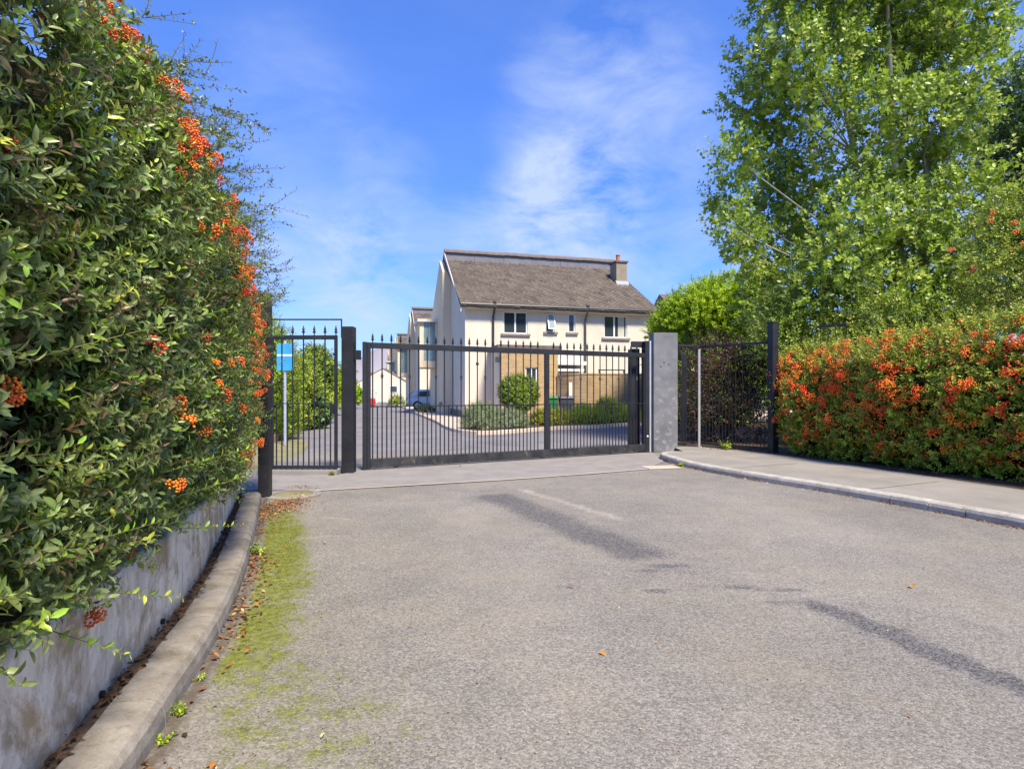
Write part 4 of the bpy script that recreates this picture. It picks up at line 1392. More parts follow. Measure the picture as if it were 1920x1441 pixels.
def left_hedge():
    r = thing('hedge', 'tall olive green firethorn hedge with orange berries above the low rendered wall', 'hedge', tuple(HB))
    parts = []
    stems = []
    for (s0, s1, dens, nl, hi) in ((S_POST + 4.6, SMAX, 720, 14, True), (S_POST + 2.4, S_POST + 4.6, 740, 14, True), (S_POST - .42, S_POST + 2.4, 900, 13, False)):
        n = int(dens * (s1 - s0) * 2.75)
        s_ = rng.uniform(s0, s1, n)
        low = top(s_) + .07
        h = low + (HTOP(s_) + .02 - low) * rng.uniform(0, 1, n)
        gap = fbm(s_ * 2.4, h * 2.4, 17)
        keep = rng.uniform(0, 1, n) < np.clip(.30 + 3.6 * (gap - .38), .07, 1)
        s_, h = s_[keep], h[keep]
        n = len(s_)
        inset = rng.uniform(0, 1, n) ** 1.5 * .26 + .05
        o_ = hedge_face(s_, h) - inset
        p = LEFT.off(s_, o_)
        out = LEFT.left(s_)
        tn = LEFT.tan(s_)
        base = np.column_stack([p, h])
        d = np.column_stack([out * rng.uniform(.5, 1.1, (n, 1)) + tn * rng.normal(0, .55, (n, 1)), rng.normal(.22, .45, n)])
        d[:, 2] -= .12 * (h < low.mean() + .18)
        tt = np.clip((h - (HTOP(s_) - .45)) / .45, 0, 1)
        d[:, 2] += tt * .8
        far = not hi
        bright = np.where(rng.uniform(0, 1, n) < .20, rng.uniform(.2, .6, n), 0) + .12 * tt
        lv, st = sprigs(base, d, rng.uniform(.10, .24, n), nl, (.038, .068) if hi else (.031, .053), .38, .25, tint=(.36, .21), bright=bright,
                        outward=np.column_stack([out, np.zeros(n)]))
        parts.append((lv, hi))
        stems.append(st)
    n = 300
    base = np.column_stack([rng.uniform(-3.46, -3.27, n), rng.uniform(7.12, 7.36, n), rng.uniform(.75, 2.45, n)])
    lv, st = sprigs(base, np.column_stack([rng.normal(.35, .4, n), rng.normal(-.3, .4, n), rng.normal(.2, .4, n)]), rng.uniform(.10, .22, n), 12, (.028, .048), .37, .25, tint=(.45, .17))
    parts.append((lv, False))
    stems.append(st)
    # long arching shoots, most along the crest and the far edge, a few off the face
    n = 150
    s_ = np.concatenate([rng.uniform(S_POST, S_POST + 2.6, 90), rng.uniform(S_POST + 2.2, S_POST + 4.6, 60)])
    hh = HTOP(s_)
    h = np.where(rng.uniform(0, 1, n) < .62, hh - rng.uniform(.0, .30, n), rng.uniform(1.4, 2.9, n))
    h = np.minimum(h, hh)
    p = LEFT.off(s_, hedge_face(s_, h) - .02)
    out = LEFT.left(s_)
    tn = LEFT.tan(s_)
    base = np.column_stack([p, h])
    d = np.column_stack([out * rng.uniform(.55, 1.0, (n, 1)) + tn * rng.normal(-.15, .3, (n, 1)), rng.uniform(.1, .85, n)])
    cv = np.column_stack([out * .12, np.full(n, -.16)]) + rng.normal(0, .09, (n, 3))
    ll = rng.uniform(.25, .62, n) * np.where(h > 2.0, 1.0, .6)
    lv, st = sprigs(base, d, ll, 34, (.024, .042), .42, .3, curve=cv, tint=(.30, .14), spread=.9)
    parts.append((lv, False))
    stems.append(st)
    # side shoots of those
    k = 4
    f = rng.uniform(.25, .9, (n, k))
    b2 = base[:, None] + ll[:, None, None] * (nrm(d)[:, None] * f[..., None] + cv[:, None] * f[..., None] ** 2)
    d2_ = nrm(d)[:, None] + rng.normal(0, .6, (n, k, 3))
    lv, st = sprigs(b2.reshape(-1, 3), d2_.reshape(-1, 3), rng.uniform(.06, .22, n * k), 11, (.022, .038), .42, .3, tint=(.30, .14))
    parts.append((lv, False))
    stems.append(st)
    # fresh bright shoots reaching out of the near face, and hanging ones over the wall
    fs_ = [((-1.44, 1.60, 1.47), (-1.06, 2.35, 1.78)), ((-1.62, 2.05, 1.62), (-1.40, 2.75, 1.68)), ((-1.45, 1.65, 1.62), (-1.30, 1.95, 1.92)), ((-1.62, 2.6, 1.02), (-1.33, 2.95, 1.12)),
           ((-1.78, 3.0, 2.15), (-1.55, 3.3, 2.42)), ((-1.55, 2.0, 2.35), (-1.30, 2.35, 2.45)), ((-1.50, 1.70, .88), (-1.22, 2.0, .95)), ((-1.75, 2.9, .85), (-1.50, 3.35, .92)),
           ((-2.2, 4.2, 1.3), (-2.0, 4.5, 1.42)), ((-1.62, 2.2, .62), (-1.36, 2.32, .56)), ((-1.60, 1.92, .60), (-1.33, 1.99, .47)), ((-1.9, 3.2, .62), (-1.62, 3.4, .60)),
           ((-2.3, 4.6, 1.8), (-2.1, 4.9, 1.95)), ((-2.75, 5.9, 1.1), (-2.55, 6.1, 1.15))]
    a = np.array([q_[0] for q_ in fs_])
    c = np.array([q_[1] for q_ in fs_])
    lv, st = sprigs(a, c - a, np.linalg.norm(c - a, axis=1), 26, (.028, .048), .42, .5, curve=np.column_stack([rng.normal(0, .04, (len(a), 2)), np.full(len(a), -.02)]), tint=(.74, .06), spread=.8,
                    bright=np.full(len(a), .12))
    parts.append((lv, True))
    stems.append(st)
    # the 300 leaves that show largest are leaves of their own, the rest one mass
    allhi = cat(*[q_[0] for q_ in parts if q_[1]])
    P = allhi[0]
    px = 960 + 1062 * P[:, 0] / np.maximum(P[:, 1], .01)
    py = 733 - 1062 * (P[:, 2] - 1.4) / np.maximum(P[:, 1], .01)
    s_near = np.interp(-P[:, 1], -LEFT.p[:, 1], LEFT.s)
    front = (P[:, 0] - LEFT.off(s_near, np.full(len(P), -.2))[:, 0])
    size = allhi[3] / np.maximum(P[:, 1], .2)
    vis = (px > 10) & (px < 480) & (py > 10) & (py < 1200) & (P[:, 1] > 1.2) & (front > -.03)
    score = np.where(vis, size * (1 + np.abs(np.sum(allhi[2] * nrm(np.array([0, 0, 1.4]) - P), -1))), -1)
    pick = np.argsort(-score)[:300]
    tmpl = []
    for t in np.linspace(.05, .98, 8):
        tv, tf = LEAF_HI
        tmpl.append(np_mesh('leaf', tv, tf, 'firethorn_leaf', np.full(len(tv), t), True))
    for i_ in pick:
        T, N_, L_, W_, C_ = (allhi[k][i_] for k in (1, 2, 3, 4, 5))
        B_ = np.cross(N_, T)
        M = Matrix([[*(T * L_)], [*(B_ * W_)], [*(N_ * L_)]]).transposed().to_4x4()
        M.translation = Vector(allhi[0][i_] - HB)
        o = link('leaf', tmpl[int(round((np.clip(C_, .05, .98) - .05) / .93 * 7))], r)
        o.matrix_local = M
    rest = np.ones(len(P), bool)
    rest[pick] = False
    hi = tuple(q_[rest] for q_ in allhi)
    near = hi[0][:, 1] < 3.3
    tag(link('foliage', leaf_mesh('foliage', tuple(q_[near] for q_ in hi), 'firethorn_leaf', LEAF_HI, HB), r), kind='stuff')
    lo = cat(tuple(q_[~near] for q_ in hi), *[q_[0] for q_ in parts if not q_[1]])
    tag(link('foliage', leaf_mesh('foliage', lo, 'firethorn_leaf', LEAF_MID, HB), r), kind='stuff')
    st = np.vstack(stems)
    rr = np.broadcast_to(np.linspace(.0022, .0009, 4)[None], st.shape[:2])
    tag(link('twigs', stem_mesh('twigs', st, rr, 'green_twig', HB), r), kind='stuff')
    # inner branches and a filler core coloured near-black for the shade in its gaps
    mb = MB()
    for s_ in np.arange(S_POST + .2, SMAX, .28):
        p0 = np.array([*LEFT.off(s_, -.62 + random.uniform(-.1, .1)), .45])
        for _ in range(4):
            hh_ = random.uniform(.7, float(HTOP(s_)) - .1)
            s2 = s_ + random.uniform(-.35, .35)
            p1 = np.array([*LEFT.off(s2, float(hedge_face(np.array(s2), np.array(hh_))) - random.uniform(.06, .2)), hh_])
            pm = (p0 + p1) / 2 + np.array([*(LEFT.left(s_) * -.08), .15])
            mb.tube([p0 - HB, pm - HB, p1 - HB], [.012, .007, .003], 5)
    mb.build('branches', 'twig', r)
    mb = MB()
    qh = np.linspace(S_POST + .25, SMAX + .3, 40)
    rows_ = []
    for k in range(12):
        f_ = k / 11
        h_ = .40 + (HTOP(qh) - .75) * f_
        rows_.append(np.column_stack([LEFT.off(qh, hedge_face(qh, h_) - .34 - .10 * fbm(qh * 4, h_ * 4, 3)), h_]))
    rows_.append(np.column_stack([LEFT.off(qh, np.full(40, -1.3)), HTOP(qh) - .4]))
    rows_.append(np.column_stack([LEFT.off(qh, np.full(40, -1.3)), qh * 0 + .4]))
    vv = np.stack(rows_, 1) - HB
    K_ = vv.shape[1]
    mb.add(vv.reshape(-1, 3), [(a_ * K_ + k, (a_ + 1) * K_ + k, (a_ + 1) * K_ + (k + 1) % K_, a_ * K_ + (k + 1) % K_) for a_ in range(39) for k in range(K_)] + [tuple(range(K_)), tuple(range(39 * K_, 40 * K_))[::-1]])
    mb.build('shade_filler_core', 'hedge_core_shade', r, smooth=True)
    return r


def ico(sub):
    import bmesh
    bm = bmesh.new()
    bmesh.ops.create_icosphere(bm, subdivisions=sub, radius=1)
    v_ = np.array([q_.co[:] for q_ in bm.verts])
    f_ = np.array([[q_.index for q_ in f.verts] for f in bm.faces])
    bm.free()
    return v_, f_


ICO1, ICO2 = ico(1), ico(2)


def berry_cluster(n, rc, rb, mat, tpl, seed, stalk='green_twig'):
    """a flat-topped bunch of berries, +Z outward"""
    g_ = np.random.default_rng(seed)
    pos = []
    tries = 0
    while len(pos) < n and tries < 4000:
        tries += 1
        a = g_.uniform(0, 6.283)
        rr = rc * math.sqrt(g_.uniform(0, 1))
        p_ = np.array([rr * math.cos(a), rr * math.sin(a) * .8, (1 - (rr / rc) ** 2) * rc * .55 + g_.normal(0, rb * .8)])
        if all(np.linalg.norm(p_ - q_) > rb * 1.55 for q_ in pos):
            pos.append(p_)
    tv, tf = tpl
    V_ = np.vstack([tv * rb * g_.uniform(.85, 1.12) * np.array([1, 1, .92]) + p_ for p_ in pos])
    F_ = np.vstack([tf + k * len(tv) for k in range(len(pos))])
    return np_mesh('berry_cluster', V_, F_, mat, smooth=True)


def put_clusters(root, off, pts, nrmls, meshes, sc):
    for p_, n_, s_ in zip(pts, nrmls, sc):
        o = link('berry_cluster', random.choice(meshes), root)
        qt = Vector(n_).to_track_quat('Z', 'Y').to_matrix() @ Matrix.Rotation(random.uniform(0, 6.28), 3, 'Z')
        M = (qt @ Matrix.Diagonal((s_, s_, s_))).to_4x4()
        M.translation = Vector(p_) - Vector(off)
        o.matrix_local = M


hedge = left_hedge()
near_cl = [berry_cluster(30, .040, .0066, 'orange_berry', ICO2, k) for k in range(4)]
far_cl = [berry_cluster(24, .045, .0078, 'orange_berry', ICO1, 20 + k) for k in range(5)]
# bunches: many on the far, sunlit upper part, fewer on the near face, a few placed big ones
cs_, ch_, cbig = [], [], []
for k in range(420):
    u_ = random.random()
    s_ = S_POST + (random.uniform(.1, 2.2) if u_ < .52 else random.uniform(2.0, 4.6) if u_ < .86 else random.uniform(4.6, 5.6))
    h_ = random.uniform(.75, float(HTOP(s_)) - .02) if random.random() < .32 else float(HTOP(s_)) - random.uniform(.05, .9)
    # gather into loose drifts
    if fbm(np.array(s_ * 1.5), np.array(h_ * 1.5), 41) < .42 and random.random() < .6:
        continue
    for _ in range(random.choice((1, 1, 2, 3))):
        cs_.append(s_ + random.gauss(0, .05))
        ch_.append(h_ + random.gauss(0, .06))
cs_, ch_ = np.array(cs_)[:283], np.array(ch_)[:283]
cp_ = np.column_stack([LEFT.off(cs_, hedge_face(cs_, ch_) + rng.uniform(.04, .15, len(cs_))), ch_])
cn_ = np.column_stack([LEFT.left(cs_) + LEFT.tan(cs_) * .35, np.full(len(cs_), .35)]) + rng.normal(0, .3, (len(cs_), 3))
put_clusters(hedge, HB, cp_, cn_, far_cl, rng.uniform(.65, 1.15, len(cs_)))
bigp = [at(14, 722, 1.62), at(4, 745, 1.6), at(26, 745, 1.64), at(130, 200, 2.05), at(145, 212, 2.08), at(28, 275, 1.75), at(20, 295, 1.75), at(195, 45, 2.35), at(210, 65, 2.4), at(85, 40, 2.1), at(110, 65, 2.2),
        at(185, 1150, 2.25), at(170, 1160, 2.22), at(242, 1035, 2.7), at(285, 340, 2.75), at(245, 350, 2.65), at(320, 425, 3.0)]
put_clusters(hedge, HB, bigp, [np.array([.75, -.6, .25]) + rng.normal(0, .15, 3) for _ in bigp], near_cl, [.8] * len(bigp))

# ---- right hedge
RP = Path([(5.62, 12.0), (6.05, 10.7), (6.55, 9.2), (7.1, 7.75), (7.7, 6.4), (8.5, 4.9)])
RB_ = np.array([6.9, 8.5, .11])


def rtop(s_):
    return 2.18 + .12 * (fbm(s_ * 1.2, s_ * 0, 3) - .5) + .22 * sstep(1.2, 5.2, s_)


def rface(s_, h):
    f_ = h / rtop(s_)
    return .02 + .13 * np.sin(np.clip(f_, 0, 1) * math.pi) + .50 * (fbm(s_ * 1.5, h * 1.5, 15) - .5) + .2 * (fbm(s_ * 4, h * 4, 25) - .5) - .42 * np.clip((f_ - .78) / .22, 0, 1) ** 2 - .12 * sstep(.16, .02, f_)


def right_hedge():
    r = thing('hedge', 'wide green firethorn hedge covered in red berries along the pavement', 'hedge', tuple(RB_))
    n = 9300
    s_ = rng.uniform(-.05, RP.len, n)
    h = .03 + (rtop(s_) - .0) * rng.uniform(0, 1, n)
    gap = fbm(s_ * 3.0, h * 3.0, 27)
    keep = rng.uniform(0, 1, n) < np.clip(.30 + 2.4 * (gap - .32), .16, 1)
    s_, h = s_[keep], h[keep]
    n = len(s_)
    p = RP.off(s_, -(rface(s_, h) * 1.0 - rng.uniform(0, .26, n)))
    # the face looks to the road, on the right-hand side of the path's direction of travel
    out = -RP.left(s_)
    base = np.column_stack([RP.off(s_, -rface(s_, h) + rng.uniform(.02, .28, n)), h + .11])
    tt = np.clip((h - (rtop(s_) - .4)) / .4, 0, 1)
    d = np.column_stack([out * rng.uniform(.5, 1.1, (n, 1)) + RP.tan(s_) * rng.normal(0, .5, (n, 1)), rng.normal(.2, .45, n) + tt * .9])
    br = np.where(rng.uniform(0, 1, n) < .22, rng.uniform(.15, .5, n), 0) + .18 * tt
    lv, st = sprigs(base, d, rng.uniform(.13, .28, n), 11, (.044, .074), .46, .3, tint=(.44, .24), bright=br, outward=np.column_stack([out, np.zeros(n)]))
    # sprays standing out of the top and past the near post
    m_ = 270
    s2 = np.concatenate([rng.uniform(0, RP.len, 240), rng.uniform(-.05, .25, 30)])
    h2 = np.concatenate([rtop(s2[:240]) - rng.uniform(.05, .5, 240), rng.uniform(.4, 1.9, 30)])
    b2 = np.column_stack([RP.off(s2, -rface(s2, h2) + .1), h2 + .11])
    d2_ = np.column_stack([rng.normal(0, .5, (m_, 2)) - RP.left(s2) * .4, rng.uniform(.5, 1, m_)])
    d2_[240:] = np.column_stack([-RP.tan(s2[240:]) * .9 - RP.left(s2[240:]) * .35, rng.uniform(.0, .5, 30)])
    lv2, st2 = sprigs(b2, d2_, rng.uniform(.25, .65, m_), 20, (.034, .056), .44, .3, tint=(.55, .15))
    lv2 = cat(lv, lv2)
    tag(link('foliage', leaf_mesh('foliage', lv2, 'bright_leaf', LEAF_MID, RB_), r), kind='stuff')
    stt = np.vstack([st, st2])
    rr = np.broadcast_to(np.linspace(.0035, .0014, 4)[None], stt.shape[:2])
    tag(link('twigs', stem_mesh('twigs', stt, rr, 'green_twig', RB_), r), kind='stuff')
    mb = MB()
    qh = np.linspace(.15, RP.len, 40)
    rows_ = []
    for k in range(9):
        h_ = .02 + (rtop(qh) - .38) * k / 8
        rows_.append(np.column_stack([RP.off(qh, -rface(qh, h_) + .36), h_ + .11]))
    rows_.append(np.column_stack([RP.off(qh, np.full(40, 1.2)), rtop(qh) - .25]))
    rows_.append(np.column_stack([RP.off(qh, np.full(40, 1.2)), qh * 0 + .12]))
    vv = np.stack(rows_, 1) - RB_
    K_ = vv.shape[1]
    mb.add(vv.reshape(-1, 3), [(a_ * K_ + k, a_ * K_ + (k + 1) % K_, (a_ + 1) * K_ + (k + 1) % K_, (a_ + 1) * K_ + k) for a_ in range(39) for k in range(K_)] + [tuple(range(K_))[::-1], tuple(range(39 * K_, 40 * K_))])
    mb.build('shade_filler_core', 'hedge_core_shade', r, smooth=True)
    cl_ = [berry_cluster(21 + k, .075, .0115, 'red_berry', ICO1, 60 + k) for k in range(6)]
    S_, H_ = [], []
    while len(S_) < 292:
        a, c_ = random.uniform(-.03, 5.6), random.uniform(.12, 1.02)
        if random.random() > .58 + .45 * c_ * (.7 if a > 3.2 and c_ < .6 else 1):
            continue
        k = random.choice((1, 1, 2, 2, 3))
        for _ in range(k):
            S_.append(a + random.gauss(0, .06))
            H_.append(min(1.03, c_ + random.gauss(0, .025)))
    S_, H_ = np.array(S_[:292]), np.array(H_[:292])
    hh = H_ * rtop(S_)
    P_ = np.column_stack([RP.off(S_, -rface(S_, hh) - rng.uniform(-.03, .12, len(S_))), hh + .13])
    N_ = np.column_stack([-RP.left(S_), np.full(len(S_), .4)]) + rng.normal(0, .35, (len(S_), 3))
    put_clusters(r, RB_, P_, N_, cl_, rng.uniform(.85, 1.4, len(S_)))
    # loose single berries between the bunches
    n = 4200
    s3 = rng.uniform(0, RP.len, n)
    h3 = rng.uniform(.08, 1.02, n) * rtop(s3)
    k3 = rng.uniform(0, 1, n) < np.clip((fbm(s3 * 2, h3 * 2, 61) - .25) * 3, .15, 1)
    s3, h3 = s3[k3], h3[k3]
    P3 = np.column_stack([RP.off(s3, -rface(s3, h3) - rng.uniform(-.06, .10, len(s3))), h3 + .13]) - RB_
    tv, tf = ico(1)
    V3 = (P3[:, None] + tv[None] * rng.uniform(.011, .020, (len(P3), 1, 1))).reshape(-1, 3)
    F3 = (tf[None] + (np.arange(len(P3)) * len(tv))[:, None, None]).reshape(-1, 3)
    tag(link('berries', np_mesh('berries', V3, F3, 'red_berry'), r), kind='stuff')
    return r


right_hedge()


# ---- trees
def tree(name, label, cat_, base, clumps, dens, nleaf, L, mat, tint, bark, tr, ln=(.25, .55), shell=.25, trunks=1, group=None, tpl=LEAF_LO, fork=.25, up=.3, twigr=.006, seed=0, branchy=1, wr=.70):
    base = np.array(base, float)
    cs = [np.array(c_[:3]) for c_ in clumps]
    rs = [c_[3] for c_ in clumps]
    lv, st = ellipsoid_sprigs(cs, rs, dens, nleaf, ln, L, tint, shell, up, wr, seed=seed)
    r = thing(name, label, cat_, tuple(base), 0, group)
    topc = max(cs, key=lambda q_: q_[2])
    mean = np.mean(cs, 0)
    mb = MB()
    axes = []
    for k in range(trunks):
        tp = np.array([mean[0] * .6 + topc[0] * .4 + (k - (trunks - 1) / 2) * 1.6, mean[1] + random.uniform(-.5, .5), topc[2] - .3])
        st0 = base + np.array([(k - (trunks - 1) / 2) * .25, 0, 0])
        pts = [st0 + (tp - st0) * t + np.array([math.sin(t * 7 + k * 2) * .10, math.cos(t * 5 + k) * .10, 0]) * min(1, t * 4) for t in np.linspace(0, 1, 9)]
        axes.append(pts)
        mb.tube([p_ - base for p_ in pts], [tr * (1 - .85 * t) * (1.25 if t == 0 else 1) for t in np.linspace(0, 1, 9)], 9)
    mb.build('trunk', bark, r, smooth=True)
    mb = MB()
    for c_, r_ in zip(cs, rs):
        if r_ < .2:
            continue
        ax = min(axes, key=lambda a_: abs(a_[4][0] - c_[0]))
        zt = max(base[2] + fork * (topc[2] - base[2]), c_[2] - .55 * np.linalg.norm(c_[:2] - mean[:2]) - .3)
        f_ = np.clip((zt - base[2]) / max(.1, topc[2] - base[2]), .1, .95) * 8
        i0 = int(f_)
        p0 = ax[i0] + (ax[min(8, i0 + 1)] - ax[i0]) * (f_ - i0)
        pm = (p0 + c_) / 2 + np.array([random.uniform(-.15, .15), random.uniform(-.15, .15), -.12])
        th = tr * (1 - .85 * f_ / 8) * .42
        mb.tube([p0 - base, pm - base, c_ - base], [th, th * .6, th * .25], 6)
        for _ in range(5 * branchy):
            d_ = nrm(np.random.default_rng(random.randint(0, 10 ** 6)).normal(0, 1, 3)) * r_ * .8
            mb.tube([c_ - base, c_ - base + d_ * .5 + np.array([0, 0, .05]), c_ - base + d_], [th * .25, th * .16, .004], 4)
    mb.build('branches', bark, r, smooth=True)
    tag(link('crown', leaf_mesh('crown', lv, mat, tpl, base), r), kind='stuff')
    rr = np.broadcast_to(np.linspace(twigr, twigr * .3, 4)[None], st.shape[:2])
    tag(link('twigs', stem_mesh('twigs', st, rr, bark, base), r), kind='stuff')
    return r


def pxclumps(lst, Y, dY=.9):
    out = []
    for px, py, rp in lst:
        yy = Y + random.uniform(-dY, dY)
        p_ = at(px, py, yy)
        out.append((*p_, rp / 1062 * yy))
    return out


T1 = [(1455, 25, 52), (1530, 20, 70), (1620, 25, 80), (1710, 20, 80), (1800, 25, 75), (1855, 60, 48),
      (1412, 120, 42), (1480, 110, 66), (1565, 110, 72), (1655, 105, 76), (1745, 110, 76), (1825, 135, 55),
      (1405, 205, 50), (1610, 205, 46), (1470, 210, 68), (1545, 190, 50), (1680, 200, 66), (1755, 215, 66), (1815, 215, 50),
      (1382, 300, 44), (1440, 305, 62), (1510, 330, 62), (1610, 330, 56), (1690, 300, 70), (1770, 310, 66),
      (1362, 375, 36), (1375, 430, 44), (1440, 400, 60), (1515, 420, 64), (1600, 415, 68), (1690, 400, 72), (1770, 400, 66), (1850, 360, 60),
      (1405, 480, 44), (1470, 490, 66), (1560, 495, 74), (1650, 490, 76), (1740, 490, 74), (1825, 480, 60),
      (1430, 560, 54), (1500, 570, 68), (1590, 575, 74), (1690, 575, 74), (1790, 570, 70),
      (1480, -70, 80), (1590, -80, 90), (1700, -90, 95), (1800, -70, 85), (1560, -190, 95), (1690, -210, 100), (1640, -310, 90), (1790, -190, 80)]
tree('tree', 'tall bright green poplar with pale stems behind the berry hedge', 'tree', (at(1715, 800, 14.5)[0], 14.5, 0.1), pxclumps(T1, 14.2, 1.3), 250, 9, (.10, .155), 'poplar_leaf', (.57, .26), 'pale_bark', .115, (.22, .5), .12, trunks=3, seed=3, branchy=1)
T2 = [(1895, 235, 55), (1870, 275, 40), (1935, 290, 75), (1960, 200, 90), (1905, 320, 50), (1960, 380, 80), (2030, 280, 110), (2010, 150, 90)]
tree('tree', 'dark green broadleaf tree at the edge of the view behind the poplar', 'tree', (at(2010, 800, 17)[0], 17, .1), pxclumps(T2, 17, .8), 300, 9, (.10, .15), 'dark_leaf', (.45, .2), 'dark_bark', .16, seed=5)
T3 = [(1862, 430, 42), (1905, 410, 46), (1880, 475, 44), (1925, 465, 50), (1950, 420, 60), (1850, 500, 40), (1900, 525, 46), (1960, 520, 60), (1830, 545, 34)]
ft = tree('berry_tree', 'yellow green shrub tree with scattered orange berries rising behind the red berry hedge', 'tree', (at(1930, 800, 10.2)[0], 10.2, .1), pxclumps(T3, 10.2, .5), 900, 11, (.05, .08), 'sunny_leaf', (.66, .18), 'dark_bark', .05, (.15, .35), .15, seed=8, wr=.45)
oc = [berry_cluster(16, .055, .012, 'orange_berry', ICO1, 90 + k) for k in range(3)]
pp = [at(random.gauss(px, 10), random.gauss(py, 8), 9.75 + random.uniform(-.1, .1)) for px, py in ((1905, 425), (1895, 445), (1912, 440), (1805, 462), (1850, 405), (1868, 400), (1820, 500), (1910, 470))]
put_clusters(ft, ft.location, pp, [np.array([-.7, -.7, .2])] * len(pp), oc, [1.0] * len(pp))
# understorey behind the fence
U1 = [(1460, 640, 50), (1520, 630, 55), (1585, 620, 52), (1660, 620, 55), (1740, 610, 58), (1820, 590, 55), (1890, 570, 55), (1560, 680, 50), (1680, 670, 60), (1800, 650, 60)]
tree('shrub', 'dense mixed green undergrowth filling the gap above the berry hedge', 'shrub', (at(1650, 800, 12.8)[0], 12.8, .1), pxclumps(U1, 12.8, .5), 800, 10, (.06, .09), 'sunny_leaf', (.42, .2), 'dark_bark', .05, (.2, .4), .1, seed=9, group='shrubs behind the railings', wr=.5)
U2 = [(1300, 690, 40), (1340, 680, 45), (1390, 690, 48), (1430, 720, 45), (1310, 760, 45), (1365, 760, 48), (1420, 790, 42), (1290, 810, 30), (1340, 815, 34), (1440, 650, 40)]
tree('shrub', 'dim brown twiggy shrub seen through the short railing panels', 'shrub', (at(1360, 800, 14.6)[0], 14.6, .1), pxclumps(U2, 14.6, .4), 620, 6, (.045, .075), 'brown_leaf', (.10, .14), 'dark_bark', .05, (.3, .6), .1, seed=10, group='shrubs behind the railings', twigr=.010, branchy=3)
B1 = [(1238, 625, 20), (1262, 605, 30), (1295, 580, 38), (1330, 570, 42), (1370, 560, 42), (1400, 580, 46), (1320, 620, 46), (1275, 645, 36), (1375, 640, 55), (1300, 690, 55), (1250, 690, 32), (1400, 710, 60), (1340, 760, 60), (1270, 760, 40), (1440, 600, 50), (1460, 680, 60)]
tree('bush', 'bright lime green conifer bush rising above the railing beside the pillar', 'bush', (at(1330, 800, 24)[0], 24, .1), pxclumps(B1, 24, .6), 460, 16, (.11, .18), 'lime_leaf', (.5, .22), 'dark_bark', .08, (.3, .55), .35, seed=12, up=.6, wr=.4)
B2 = [(1232, 600, 12), (1240, 585, 14), (1252, 578, 16), (1268, 572, 18)]
tree('shrub', 'olive flowering shrub at the corner of the nearest house', 'shrub', (at(1245, 780, 24)[0], 24.5, .1), pxclumps(B2, 24.5, .2), 300, 10, (.08, .12), 'sunny_leaf', (.35, .2), 'dark_bark', .04, (.2, .4), .2, seed=14)
# left bank beyond the narrow gate
LB = [('leafy yellow green bush right behind the tall overgrown post', 16.2, [(500, 700, 40), (516, 660, 30), (525, 720, 36), (510, 770, 40), (528, 790, 30), (480, 640, 50)], 'lime_leaf', .45, (.07, .11)),
      ('mid green bush behind the blue sign', 20.5, [(556, 700, 24), (550, 740, 30), (560, 775, 26), (540, 690, 26), (575, 720, 22)], 'sunny_leaf', .62, (.10, .15)),
      ('round topped dark green tree beyond the blue sign', 27.0, [(590, 672, 22), (605, 690, 22), (580, 695, 24), (600, 720, 24), (585, 740, 24)], 'sunny_leaf', .35, (.12, .18)),
      ('big leaved dark plant on the bank above the brick edging', 21.5, [(566, 780, 22), (580, 765, 24), (590, 785, 16)], 'dark_leaf', .8, (.22, .34)),
      ('lime green shrub beside the lamp post', 33, [(622, 735, 16), (630, 715, 14), (618, 755, 14), (636, 740, 14)], 'lime_leaf', .6, (.14, .2)),
      ('fresh green low bush at the foot of the bank', 18.2, [(520, 800, 26), (532, 775, 22)], 'lime_leaf', .7, (.10, .16)),
      ('leafy bush near the far bend of the brick edging', 25.0, [(604, 760, 16), (596, 750, 18), (612, 768, 10)], 'sunny_leaf', .6, (.12, .2)),
      ('distant green tree behind the black gate post', 46, [(640, 720, 20), (655, 735, 18), (668, 742, 12), (648, 700, 14)], 'lime_leaf', .3, (.22, .32))]
for k, (lb, Yb, cl_, mt, ti, L_) in enumerate(LB):
    mxp = sum(c_[0] for c_ in cl_) / len(cl_)
    tree('tree' if 'tree' in lb else 'plant' if 'plant' in lb else 'bush', lb, 'tree' if 'tree' in lb else 'plant' if 'plant' in lb else 'bush', (at(mxp, 800, Yb)[0], Yb, 0), pxclumps(cl_, Yb, .3), 1300 if Yb < 30 else 500, 9, (L_[0] * .68, L_[1] * .68), mt, (ti, .2), 'dark_bark', .05, (.2, .45), .2, seed=30 + k, group='bushes on the left bank')
# bare forked branch by the sign
p = at(545, 655, 17.5)
db = thing('bare_branch', 'bare forked sapling sticking up beside the blue sign', 'sapling', (p[0] + .25, 17.5, 0))
MB().tube([(0, 0, 0), (.02, 0, 1.4), (-.06, 0, 2.55)], [.03, .025, .018], 6).tube([(-.06, 0, 2.55), (-.35, 0, 2.78), (-.6, .05, 2.85)], [.016, .012, .006], 5).tube([(-.06, 0, 2.55), (.15, 0, 2.7), (.42, .05, 2.86)], [.016, .012, .006], 5).tube([(-.35, 0, 2.78), (-.45, 0, 2.95)], [.01, .004], 5).build('stem', 'twig', db)

